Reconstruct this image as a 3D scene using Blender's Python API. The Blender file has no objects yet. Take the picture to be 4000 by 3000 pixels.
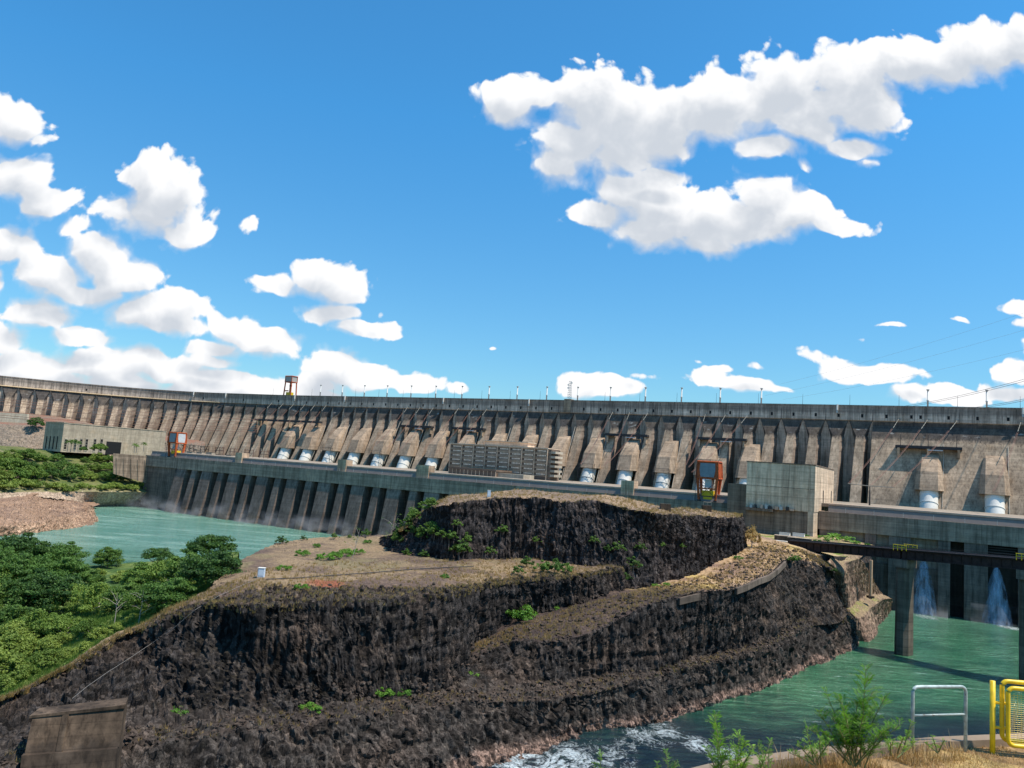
import bpy, math, random
import numpy as np
from mathutils import Vector, Matrix

# ------------------------------------------------------------------ camera, sky, sun
SC = bpy.context.scene
COL = SC.collection
H = 59.2
PIT = math.atan(329.2/3000); ROL = math.atan(.0705)
FWD = np.array([0, math.cos(PIT), math.sin(PIT)]); UP0 = np.array([0, -math.sin(PIT), math.cos(PIT)])
RV = math.cos(ROL)*np.array([1., 0, 0])+math.sin(ROL)*UP0
UV = -math.sin(ROL)*np.array([1., 0, 0])+math.cos(ROL)*UP0
EYE = np.array([0, 0, H])
cam_d = bpy.data.cameras.new('camera'); cam = bpy.data.objects.new('camera', cam_d); COL.objects.link(cam)
cam_d.sensor_width = 36; cam_d.lens = 27.0; cam_d.clip_start = .1; cam_d.clip_end = 60000
mw = Matrix.Identity(4)
for i in range(3):
    mw[i][0] = RV[i]; mw[i][1] = UV[i]; mw[i][2] = -FWD[i]; mw[i][3] = EYE[i]
cam.matrix_world = mw
SC.camera = cam
SUN_AZ, SUN_EL = math.radians(-22), math.radians(62)      # azimuth from +X towards +Y
sd = Vector((math.cos(SUN_EL)*math.cos(SUN_AZ), math.cos(SUN_EL)*math.sin(SUN_AZ), math.sin(SUN_EL)))
sun_d = bpy.data.lights.new('sun', 'SUN'); sun = bpy.data.objects.new('sun', sun_d); COL.objects.link(sun)
sun_d.energy = 4.9; sun_d.angle = math.radians(.5); sun_d.color = (1, .92, .80)
sun.rotation_euler = sd.to_track_quat('Z', 'Y').to_euler(); sun.location = (200, -100, 400)
SC.view_settings.view_transform = 'Standard'; SC.view_settings.look = 'None'
SC.view_settings.exposure = 0.25; SC.view_settings.gamma = 1
SC.cycles.max_bounces = 6; SC.cycles.diffuse_bounces = 3; SC.cycles.transparent_max_bounces = 24
SC.cycles.use_denoising = True

def ray(u, v):
    d = FWD*3000+RV*(u-2000)-UV*(v-1500)
    return d/d[1]
def P(u, v, z):                       # where the sight line of a photo point meets height z
    d = ray(u, v); return EYE+d*((z-H)/d[2])
def PY(u, v, y): return EYE+ray(u, v)*y

class NT:
    """small helper for node trees"""
    def __init__(s, tree): s.t = tree; s.n = tree.nodes; s.l = tree.links
    def new(s, typ, **kw):
        n = s.n.new(typ)
        for k, v in kw.items(): setattr(n, k, v)
        return n
    def put(s, sock, v):
        if hasattr(v, 'is_linked') or isinstance(v, bpy.types.NodeSocket): s.l.new(v, sock)
        elif v is not None:
            if isinstance(v, (tuple, list)) and len(v) == 3 and sock.type == 'RGBA': v = (*v, 1)
            sock.default_value = v
    def math(s, op, a, b=None, c=None, clamp=False):
        n = s.new('ShaderNodeMath', operation=op, use_clamp=clamp)
        for k, v in enumerate((a, b, c)):
            if v is not None: s.put(n.inputs[k], v)
        return n.outputs[0]
    def vec(s, op, a, b=None, c=None):
        n = s.new('ShaderNodeVectorMath', operation=op)
        for k, v in enumerate((a, b, c)):
            if v is not None: s.put(n.inputs[k], v)
        return n.outputs['Value'] if op in ('LENGTH', 'DOT_PRODUCT', 'DISTANCE') else n.outputs[0]
    def noise(s, co, scale, detail=4, rough=.55, dist=0, dims='3D', out=0):
        n = s.new('ShaderNodeTexNoise', noise_dimensions=dims)
        s.put(n.inputs['Vector'], co)
        n.inputs['Scale'].default_value = scale; n.inputs['Detail'].default_value = detail
        n.inputs['Roughness'].default_value = rough; n.inputs['Distortion'].default_value = dist
        return n.outputs[out]
    def voro(s, co, scale, feature='F1', out='Distance', rnd=1.0, detail=0, dims='3D'):
        n = s.new('ShaderNodeTexVoronoi', feature=feature, voronoi_dimensions=dims)
        s.put(n.inputs['Vector'], co); n.inputs['Scale'].default_value = scale
        n.inputs['Randomness'].default_value = rnd
        if 'Detail' in n.inputs: n.inputs['Detail'].default_value = detail
        return n.outputs[out]
    def ramp(s, v, lo, hi, a=0., b=1., smooth=True):
        n = s.new('ShaderNodeMapRange', interpolation_type='SMOOTHSTEP' if smooth else 'LINEAR')
        s.put(n.inputs[0], v)
        for k, x in zip((1, 2, 3, 4), (lo, hi, a, b)): s.put(n.inputs[k], x)
        return n.outputs[0]
    def mix(s, f, a, b, mode='MIX'):
        n = s.new('ShaderNodeMix', data_type='RGBA', blend_type=mode)
        s.put(n.inputs['Factor'], f); s.put(n.inputs['A'], a) if False else None
        s.put(n.inputs[6], a); s.put(n.inputs[7], b)
        return n.outputs[2]
    def mapping(s, co, scale=(1, 1, 1), rot=(0, 0, 0), loc=(0, 0, 0)):
        n = s.new('ShaderNodeMapping'); s.put(n.inputs[0], co)
        n.inputs['Location'].default_value = loc; n.inputs['Rotation'].default_value = rot; n.inputs['Scale'].default_value = scale
        return n.outputs[0]
    def sep(s, v): n = s.new('ShaderNodeSeparateXYZ'); s.put(n.inputs[0], v); return n.outputs
    def comb(s, x, y, z):
        n = s.new('ShaderNodeCombineXYZ')
        for k, v in enumerate((x, y, z)): s.put(n.inputs[k], v)
        return n.outputs[0]

# the cumulus of the day: direction, half width and half height of each puff (in photo pixels at the sky's distance)
CLOUDS = [(1990,400,134,106),(2110,375,112,84),(2300,390,190,146),(2250,560,190,134),(2480,450,224,157),(2450,600,202,112),(2640,440,190,123),(2800,470,224,123),(2900,400,224,140),(3080,320,190,134),(3150,480,202,112),(3330,300,224,146),(3380,440,168,123),(3550,240,224,123),(3700,250,179,112),(3850,200,190,112),(4010,180,168,134),(4150,140,224,146),(3000,570,168,56),(3330,580,134,50),(2350,830,146,84),(2450,760,190,112),(2650,860,258,123),(2600,780,168,78),(2900,890,280,95),(3000,780,134,112),(3150,820,123,101),(3270,890,123,47),(2290,850,75,60),(2560,690,134,45),(570,670,123,101),(690,730,112,123),(600,820,190,123),(720,900,123,73),(500,790,90,70),(970,890,55,55),(965,960,38,35),(60,480,134,90),(150,540,90,40),(-40,430,134,67),(60,690,146,112),(170,790,134,84),(300,890,90,45),(230,660,60,32),(30,960,146,84),(180,1070,180,85),(390,1000,130,95),(480,1090,160,80),(330,1140,200,55),(570,1210,200,75),(690,1200,120,75),(750,1150,55,48),(640,1270,170,50),(150,1230,150,70),(300,1310,150,45),(-20,1330,130,70),(-60,1100,110,80),(910,1290,110,75),(1020,1340,140,65),(850,1360,120,42),(1120,1380,60,40),(1090,1120,105,55),(1230,1090,120,85),(1330,1130,120,85),(1280,1220,150,50),(1430,1290,140,42),(1480,1230,45,45),(1520,1318,75,22),(80,1440,260,70),(400,1430,250,75),(660,1440,220,60),(880,1480,220,50),(560,1385,120,50),(1310,1450,130,85),(1220,1500,160,50),(1450,1490,140,50),(1620,1510,120,38),(1800,1520,80,25),(840,1410,110,45),(2260,1490,105,55),(2360,1515,130,42),(2210,1275,38,16),(2060,1252,38,16),(2490,1482,85,24),(2780,1490,105,45),(2930,1515,120,35),(3050,1530,90,28),(2830,1445,80,22),(3200,1385,75,45),(3300,1440,110,55),(3450,1470,130,42),(3530,1480,65,25),(3380,1325,55,20),(3470,1272,85,16),(3750,1250,55,16),(3970,1195,100,32),(3980,1250,70,30),(3970,1440,110,55),(3550,1540,100,42),(3720,1550,140,38),(3930,1530,120,40),(1930,1360,26,10),(2750,1420,40,14),(4060,1350,90,50),(2180,640,120,100),(2380,540,200,150),(2560,560,180,110),(2550,900,200,90),(2750,900,220,90),(2750,960,170,50),(200,1490,260,55),(500,1500,260,50),(760,1520,240,40),(1050,1530,200,30),(-30,1470,150,60),(1250,1540,150,30),(3140,640,60,60),(3380,640,80,40),(2470,1440,60,30),(2960,1440,80,25),(3560,1470,80,25),(3200,410,210,125),(3020,410,230,135),(2800,430,250,130),(2550,470,260,140),(3360,370,170,115),(2330,440,200,140),(2600,830,230,110),(2850,850,240,100),(3050,860,180,85)]

CL_N, CL_B, CL_0 = 1.2, .5, 1.30
SKY_STR, T_HI, T_LO = .117, (.42, 1.20, 1.50), (.68, .93, .95)
CW, CG, CE = (7.6, 7.6, 7.65), (4.5, 4.85, 5.35), (5.9, 6.4, 6.9)
def make_world():
    w = bpy.data.worlds.new('World'); SC.world = w; w.use_nodes = True
    t = w.node_tree; t.nodes.clear(); N = NT(t)
    out = N.new('ShaderNodeOutputWorld'); bg = N.new('ShaderNodeBackground')
    sky = N.new('ShaderNodeTexSky', sky_type='NISHITA', sun_disc=False)
    sky.sun_elevation = SUN_EL; sky.sun_rotation = math.pi/2-SUN_AZ
    sky.altitude = 200; sky.air_density = 1.0; sky.dust_density = .6; sky.ozone_density = 3.0
    # density of the clouds over the direction of view
    g = bpy.data.node_groups.new('cloud_density', 'ShaderNodeTree')
    g.interface.new_socket('P', in_out='INPUT', socket_type='NodeSocketVector')
    g.interface.new_socket('D', in_out='OUTPUT', socket_type='NodeSocketFloat'); g.interface.new_socket('S', in_out='OUTPUT', socket_type='NodeSocketFloat')
    G = NT(g); gi = G.new('NodeGroupInput'); go = G.new('NodeGroupOutput')
    p = gi.outputs[0]                    # p.x, p.y: tangents of the direction of view
    w1 = G.vec('SUBTRACT', G.noise(p, 9, 2, .5, out=1, dims='2D'), (.5, .5, .5))
    pw = G.vec('ADD', p, G.vec('MULTIPLY', w1, (.03, .03, 0)))
    acc = None
    for (u, v, ru, rv) in CLOUDS:
        d = ray(u, v); cx, cz = d[0], d[2]; ix, iz = 3000/ru, 3000/rv
        q = G.vec('MULTIPLY_ADD', pw, (ix, iz, 0), (-cx*ix, -cz*iz, 0))
        L = G.vec('DOT_PRODUCT', q, q)
        thin = float(np.interp(ru, [30, 60, 125], [1.25, .9, 0]))
        if thin > .02: L = G.math('ADD', L, thin)
        acc = L if acc is None else G.math('SMOOTH_MIN', acc, L, .3)
    acc = G.math('SQRT', G.math('MINIMUM', G.math('MAXIMUM', acc, 0.), 6.))
    n1 = G.noise(G.vec('ADD', p, G.vec('MULTIPLY', w1, (.03, .03, 0))), 18, 7, .57, dims='2D')
    bil = G.voro(G.vec('ADD', p, G.vec('MULTIPLY', w1, (.05, .05, 0))), 30, 'F1', detail=2, dims='2D')
    n = G.math('ADD', G.math('MULTIPLY', G.math('SUBTRACT', n1, .5), CL_N), G.math('MULTIPLY', G.math('SUBTRACT', .42, bil), CL_B))
    core = G.math('SUBTRACT', CL_0, acc)
    D = G.math('ADD', core, G.math('MULTIPLY', n, G.ramp(core, .2, .8, 1., .5)))
    G.l.new(D, go.inputs[0])
    body = G.math('MINIMUM', G.math('SUBTRACT', CL_0, acc), .9)
    n3 = G.noise(G.vec('ADD', p, G.vec('MULTIPLY', w1, (.04, .04, 0))), 22, 3, .55, dims='2D')
    S = G.math('ADD', body, G.math('MULTIPLY', G.math('SUBTRACT', n3, .5), 1.1))
    G.l.new(S, go.inputs[1])
    tc = N.new('ShaderNodeTexCoord')
    x, y, z = N.sep(tc.outputs['Generated'])
    yy = N.math('MAXIMUM', y, .05)
    pt = N.comb(N.math('DIVIDE', x, yy), N.math('DIVIDE', z, yy), 0.)
    def dens(v):
        n_ = N.new('ShaderNodeGroup'); n_.node_tree = g; N.put(n_.inputs[0], v); return n_.outputs
    d0, s0 = dens(pt)
    s1 = dens(N.vec('ADD', pt, (.008, .030, 0)))[1]
    front = N.ramp(y, .05, .15)
    under = N.ramp(N.math('SUBTRACT', s1, s0), -.25, .35)          # lower sides fray out softly, crowns are crisp
    cov = N.math('MULTIPLY', N.ramp(d0, .0, N.math('ADD', .22, N.math('MULTIPLY', under, .75))), front)
    shade = N.ramp(s1, .0, 1.05)                                  # how much cloud lies between here and the sun
    ccol = N.mix(shade, CW, CG)
    ccol = N.mix(N.ramp(d0, 0, .35, 1, 0), ccol, CE)
    sk = N.vec('MULTIPLY', sky.outputs[0], N.mix(N.ramp(z, 0., .42, 0, 1, False), T_LO, T_HI))
    bg2 = N.new('ShaderNodeBackground'); mx = N.new('ShaderNodeMixShader')
    col = N.mix(cov, sk, ccol)
    for b_, c_ in ((bg, sk), (bg2, col)): N.l.new(c_, b_.inputs[0]); b_.inputs[1].default_value = SKY_STR
    N.put(mx.inputs[0], N.math('GREATER_THAN', y, .05)); N.l.new(bg.outputs[0], mx.inputs[1]); N.l.new(bg2.outputs[0], mx.inputs[2])
    N.l.new(mx.outputs[0], out.inputs[0])
    w.cycles.sampling_method = 'MANUAL'; w.cycles.sample_map_resolution = 512
make_world()

# ------------------------------------------------------------------ helpers
def tag(o, label=None, cat=None, group=None, kind=None):
    for k, v in (('label', label), ('category', cat), ('group', group), ('kind', kind)):
        if v: o[k] = v
    return o
def empty(name, loc, label=None, cat=None, group=None):
    o = bpy.data.objects.new(name, None); COL.objects.link(o); o.location = tuple(float(a) for a in loc); o.empty_display_size = .5
    return tag(o, label, cat, group)
def mesh_obj(name, V, Fc, mat, parent=None, smooth=False):
    off = np.zeros(3)
    q = parent
    while q is not None: off = off+np.array(q.location); q = q.parent
    me = bpy.data.meshes.new(name)
    V = np.asarray(V, float)-off
    me.from_pydata(V.tolist(), [], Fc if isinstance(Fc, list) else Fc.tolist())
    if smooth: me.polygons.foreach_set('use_smooth', [True]*len(me.polygons))
    me.update()
    o = bpy.data.objects.new(name, me); COL.objects.link(o)
    if mat: me.materials.append(mat)
    if parent: o.parent = parent
    return o
class MB:
    """collects shapes in world coordinates; build() links them as ONE mesh object"""
    def __init__(s): s.v = []; s.f = []
    def add(s, vs, fs):
        b = len(s.v); s.v += [tuple(float(c) for c in p) for p in vs]; s.f += [tuple(b+i for i in f) for f in fs]; return s
    def hexa(s, c):
        f = [(3, 2, 1, 0), (4, 5, 6, 7), (0, 1, 5, 4), (1, 2, 6, 5), (2, 3, 7, 6), (3, 0, 4, 7)]
        q = [np.asarray(p, float) for p in c]
        if np.dot(np.cross(q[1]-q[0], q[3]-q[0]), q[4]-q[0]) < 0: f = [k[::-1] for k in f]
        return s.add(c, f)
    def box(s, o, ax, ay, az):        # corner o and three edge vectors
        o, ax, ay, az = map(np.asarray, (o, ax, ay, az))
        return s.hexa([o, o+ax, o+ax+ay, o+ay, o+az, o+ax+az, o+ax+ay+az, o+ay+az])
    def cbox(s, c, x, y, z, X=(1, 0, 0), Y=(0, 1, 0), Z=(0, 0, 1)):   # centred in x, y; base at c
        X, Y, Z = map(np.asarray, (X, Y, Z)); c = np.asarray(c)
        return s.box(c-X*x/2-Y*y/2, X*x, Y*y, Z*z)
    def tube(s, pts, r, n=8, cap=True, taper=None):
        pts = [np.asarray(p, float) for p in pts]; b = len(s.v); m = len(pts)
        for i, p in enumerate(pts):
            d = pts[min(i+1, m-1)]-pts[max(i-1, 0)]; d = d/(np.linalg.norm(d)+1e-9)
            a = np.cross(d, (0, 0, 1.)) if abs(d[2]) < .95 else np.cross(d, (1., 0, 0)); a /= np.linalg.norm(a); c = np.cross(d, a)
            rr = r[i] if isinstance(r, (list, tuple, np.ndarray)) else r
            for k in range(n):
                t = 2*math.pi*k/n; s.v.append(tuple(p+rr*(a*math.cos(t)+c*math.sin(t))))
        for i in range(m-1):
            for k in range(n):
                k2 = (k+1) % n; s.f.append((b+i*n+k, b+i*n+k2, b+(i+1)*n+k2, b+(i+1)*n+k))
        if cap:
            s.f.append(tuple(b+k for k in range(n))[::-1]); s.f.append(tuple(b+(m-1)*n+k for k in range(n)))
        return s
    def prism(s, poly, ext):          # polygon (3D points) swept along ext
        n = len(poly); ext = np.asarray(ext); P0 = [np.asarray(p) for p in poly]
        return s.add(P0+[p+ext for p in P0], [tuple(range(n))[::-1], tuple(range(n, 2*n))]+[(i, (i+1) % n, n+(i+1) % n, n+i) for i in range(n)])
    def build(s, name, mat, parent=None, smooth=False): return mesh_obj(name, s.v, s.f, mat, parent, smooth)

# vectorised noise for the terrain
_rs = np.random.RandomState(7); _perm = _rs.permutation(4096)
def _h(i, j, k): return _perm[(_perm[(_perm[i & 4095]+j) & 4095]+k) & 4095]
_gr = _rs.normal(size=(4096, 3)); _gr /= np.linalg.norm(_gr, axis=1)[:, None]
def perlin(p):
    i = np.floor(p).astype(int); f = p-i; w = f*f*f*(f*(f*6-15)+10); r = 0
    for dx in (0, 1):
        for dy in (0, 1):
            for dz in (0, 1):
                g = _gr[_h(i[:, 0]+dx, i[:, 1]+dy, i[:, 2]+dz)]
                d = (g*(f-np.array([dx, dy, dz]))).sum(1)
                wt = (w[:, 0] if dx else 1-w[:, 0])*(w[:, 1] if dy else 1-w[:, 1])*(w[:, 2] if dz else 1-w[:, 2])
                r = r+wt*d
    return r*1.5
def fbm(p, oct=4, g=.5):
    a = 1.; r = 0
    for o in range(oct): r = r+a*perlin(p*2.0**o+17.3*o); a *= g
    return r
_rc = _rs.rand(4096, 4)
def cells(p):                        # Worley: nearest distance, second distance, random of the nearest cell
    i = np.floor(p).astype(int); f1 = np.full(len(p), 9.); f2 = f1.copy(); idr = np.zeros(len(p))
    for dx in (-1, 0, 1):
        for dy in (-1, 0, 1):
            for dz in (-1, 0, 1):
                c = i+np.array([dx, dy, dz]); h = _h(c[:, 0], c[:, 1], c[:, 2]); q = c+_rc[h, :3]
                d = np.linalg.norm(q-p, axis=1); m = d < f1
                f2 = np.where(m, f1, np.minimum(f2, d)); idr = np.where(m, _rc[h, 3], idr); f1 = np.where(m, d, f1)
    return f1, f2, idr

# ------------------------------------------------------------------ materials
def mat_new(name):
    m = bpy.data.materials.new(name); m.use_nodes = True; t = m.node_tree; N = NT(t)
    b = t.nodes['Principled BSDF']; geo = N.new('ShaderNodeNewGeometry')
    return m, N, b, geo
def bump(N, b, h, strength=.5, dist=.1):
    n = N.new('ShaderNodeBump'); n.inputs['Strength'].default_value = strength; n.inputs['Distance'].default_value = dist
    N.put(n.inputs['Height'], h); N.l.new(n.outputs[0], b.inputs['Normal'])
def plain(name, c, rough=.6, metal=0., var=.12, scale=1.5, spec=.3, chips=None):
    m, N, b, geo = mat_new(name)
    n = N.noise(geo.outputs['Position'], scale, 5, .6)
    f = N.ramp(n, .3, .7, 1-var, 1+var)
    col = N.vec('MULTIPLY', c, N.comb(f, f, f))
    if chips:                            # flaked paint: rust shows through
        cs, th = chips
        col = N.mix(N.ramp(N.noise(geo.outputs['Position'], cs, 6, .7), th, th+.04), col, (.13, .055, .025))
    N.put(b.inputs['Base Color'], col)
    b.inputs['Roughness'].default_value = rough; b.inputs['Metallic'].default_value = metal; b.inputs['Specular IOR Level'].default_value = spec
    return m
def concrete(name, c, dark=.45, lift=2.5, streak=.5, bands=(), grain=.25, patches=None, rough=.85):
    """weathered cast concrete: pour lifts, run-off streaks, blotches; bands = (z0, z1, colour, amount) of old staining"""
    m, N, b, geo = mat_new(name)
    pos = geo.outputs['Position']; x, y, z = N.sep(pos)
    big = N.noise(pos, .05, 4, .6); mid = N.noise(pos, .35, 5, .65)
    run = N.noise(N.mapping(pos, (.9, .9, .045)), 1.0, 5, .7); run2 = N.noise(N.mapping(pos, (.25, .25, .02)), 1.0, 4, .6)
    cell = N.new('ShaderNodeTexWhiteNoise', noise_dimensions='1D'); N.put(cell.inputs['W'], N.math('FLOOR', N.math('DIVIDE', z, lift)))
    fr = N.math('FRACT', N.math('DIVIDE', z, lift)); seam = N.math('LESS_THAN', fr, .09)
    hor = N.noise(N.mapping(pos, (.03, .03, 1.1)), 1.0, 4, .7)
    k = N.math('MULTIPLY', N.ramp(big, .3, .7, 1-dark*.35, 1+dark*.3), N.ramp(mid, .25, .75, 1-grain*.6, 1+grain*.6))
    k = N.math('MULTIPLY', k, N.ramp(run, .42, .72, 1., 1-streak*.6))
    k = N.math('MULTIPLY', k, N.ramp(run2, .35, .7, 1+streak*.2, 1-streak*.35))
    k = N.math('MULTIPLY', k, N.ramp(cell.outputs['Value'], 0, 1, .9, 1.1, False))
    k = N.math('MULTIPLY', k, N.ramp(hor, .35, .7, 1.08, .84))
    k = N.math('MULTIPLY', k, N.math('SUBTRACT', 1., N.math('MULTIPLY', seam, .18)))
    col = N.vec('MULTIPLY', c, N.comb(k, k, k))
    warm = N.noise(pos, .12, 3, .6)
    col = N.mix(N.ramp(warm, .55, .75, 0, .35), col, N.vec('MULTIPLY', col, (1.15, .98, .8)))
    for (z0, z1, bc, am) in bands:
        zz = N.math('ADD', z, N.math('MULTIPLY', N.math('SUBTRACT', mid, .5), 5.)); zz = N.math('ADD', zz, N.math('MULTIPLY', N.math('SUBTRACT', run, .5), 6.))
        e = max(.8, (z1-z0)*.15)
        f = N.math('MULTIPLY', N.ramp(zz, z0-e, z0+e), N.ramp(zz, z1-e, z1+e, 1, 0))
        f = N.math('MULTIPLY', f, N.ramp(big, .2, .6, am*.55, am))
        col = N.mix(f, col, N.vec('MULTIPLY', bc, N.comb(k, k, k)))
    if patches:
        pz0, pz1, pc = patches
        pf = N.math('MULTIPLY', N.math('MULTIPLY', N.ramp(z, pz0-1, pz0+1), N.ramp(z, pz1-1, pz1+1, 1, 0)), N.ramp(N.noise(N.mapping(pos, (.1, .1, .3)), 1., 6, .7), .60, .66))
        col = N.mix(N.math('MULTIPLY', pf, .6), col, pc)
    N.put(b.inputs['Base Color'], col); b.inputs['Roughness'].default_value = rough; b.inputs['Specular IOR Level'].default_value = .2
    bump(N, b, N.math('ADD', mid, N.math('MULTIPLY', seam, -.4)), .25, .3)
    return m
# ------------------------------------------------------------------ terrain
def rock_mat(name, bare=None, con=1., rock=(.0175, .0150, .0140), rock2=(.034, .0248, .0200), top=(.255, .178, .105), top2=(.125, .085, .066), grass=None, wet=True, thr=.62, vein=.3, topscale=1., red=None, ledge=True):
    m, N, b, geo = mat_new(name)
    pos = geo.outputs['Position']; nz = N.sep(geo.outputs['Normal'])[2]; z = N.sep(pos)[2]
    n1 = N.noise(pos, .09, 5, .6); n2 = N.noise(pos, 1.3, 8, .72); n3 = N.noise(N.mapping(pos, (.7, .7, .06)), 1., 6, .7)
    vc = N.voro(N.mapping(pos, (1, 1, .6)), .9, 'F1', 'Color'); vcx = N.sep(vc)[0]
    ve = N.voro(N.mapping(pos, (1, 1, .6)), .9, 'DISTANCE_TO_EDGE')
    rc = N.mix(N.ramp(n1, .45, .68), rock, rock2)
    rc = N.mix(N.ramp(n3, .55, .75, 0, vein), rc, (.115, .093, .07))
    n4 = N.noise(N.mapping(pos, (2.0, 2.0, .10)), 1., 5, .75)
    k = N.math('MULTIPLY', N.ramp(vcx, 0, 1, 1-.55*con, 1+.9*con), N.ramp(n2, .3, .7, 1-.5*con, 1+.6*con))
    k = N.math('MULTIPLY', k, N.ramp(n4, .34, .68, 1-.55*con, 1+.95*con))
    fl = N.math('MULTIPLY', N.ramp(N.noise(N.mapping(pos, (2.6, 2.6, 1.1)), 1., 4, .8), .64, .72), .55*con)
    rc = N.vec('MULTIPLY', rc, N.comb(k, k, k)); rc = N.mix(fl, rc, (.12, .095, .08))
    if wet:                                  # reddish washed rock just above the water line
        wz = N.math('ADD', z, N.math('MULTIPLY', N.math('SUBTRACT', n1, .5), 4.))
        rc = N.mix(N.ramp(wz, .8, 3.0, .75, 0), rc, N.vec('MULTIPLY', (.15, .095, .072), N.comb(k, k, k)))
    t1 = N.noise(pos, .05*topscale, 5, .65); t2 = N.noise(pos, 1.2, 5, .7)
    tc = N.mix(N.ramp(t1, .42, .6), top, top2)
    if grass:
        tc = N.mix(N.ramp(N.noise(pos, .04*topscale, 4, .6, .5), .52, .62), tc, grass)
    if bare:
        bx, by, bz, r0, r1, bc = bare
        bd = N.math('ADD', N.vec('DISTANCE', pos, (bx, by, bz)), N.math('MULTIPLY', N.math('SUBTRACT', N.noise(pos, .16, 6, .7), .5), 70.))
        tc = N.mix(N.ramp(bd, r0, r1), tc, N.mix(N.ramp(N.math('ADD', N.math('MULTIPLY', t1, .6), N.math('MULTIPLY', n2, .4)), .40, .56), bc, (.05, .036, .032)))
    if red:
        for (rx, ry, rz, rr) in red:
            d = N.vec('DISTANCE', pos, (rx, ry, rz))
            tc = N.mix(N.ramp(N.math('ADD', d, N.math('MULTIPLY', N.math('SUBTRACT', n2, .5), rr*1.2)), rr*.4, rr, .85, 0), tc, (.27, .085, .045))
    k2 = N.ramp(t2, .3, .7, .65, 1.3); tc = N.vec('MULTIPLY', tc, N.comb(k2, k2, k2))
    f = N.ramp(N.math('ADD', nz, N.math('MULTIPLY', N.math('SUBTRACT', n2, .5), .35)), thr, thr+.22)
    at = N.new('ShaderNodeAttribute', attribute_name='cliff')
    f = N.math('MULTIPLY', f, N.ramp(N.math('ADD', at.outputs['Fac'], N.math('MULTIPLY', N.math('SUBTRACT', n1, .5), .7)), .3, .95, 1, .06))
    col = N.mix(f, rc, tc)
    N.put(b.inputs['Base Color'], col); b.inputs['Roughness'].default_value = .9; b.inputs['Specular IOR Level'].default_value = .15
    ve2 = N.voro(N.mapping(pos, (1, 1, .7)), 2.6, 'DISTANCE_TO_EDGE')
    h = N.math('ADD', N.math('ADD', N.math('MULTIPLY', N.ramp(ve, 0, .12), .35), n2), N.math('MULTIPLY', N.ramp(ve2, 0, .15), .18))
    h = N.math('ADD', h, N.math('MULTIPLY', n3, .6))
    bump(N, b, h, .55, .28)
    return m

def resample(row, t):
    row = np.asarray(row, float); n = len(row); x = np.arange(n)
    # Catmull-Rom through the key points
    i = np.clip(np.floor(t).astype(int), 0, n-2); f = (t-i)[:, None]
    p0 = row[np.maximum(i-1, 0)]; p1 = row[i]; p2 = row[i+1]; p3 = row[np.minimum(i+2, n-1)]
    m1 = (p2-p0)*.5; m2 = (p3-p1)*.5
    d = np.linalg.norm(p2-p1, axis=1)[:, None]
    for m_ in (m1, m2):
        L = np.linalg.norm(m_, axis=1)[:, None]; m_ *= np.minimum(1, d/np.maximum(L, 1e-6))
    return (2*f**3-3*f**2+1)*p1+(f**3-2*f**2+f)*m1+(-2*f**3+3*f**2)*p2+(f**3-f**2)*m2

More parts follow.
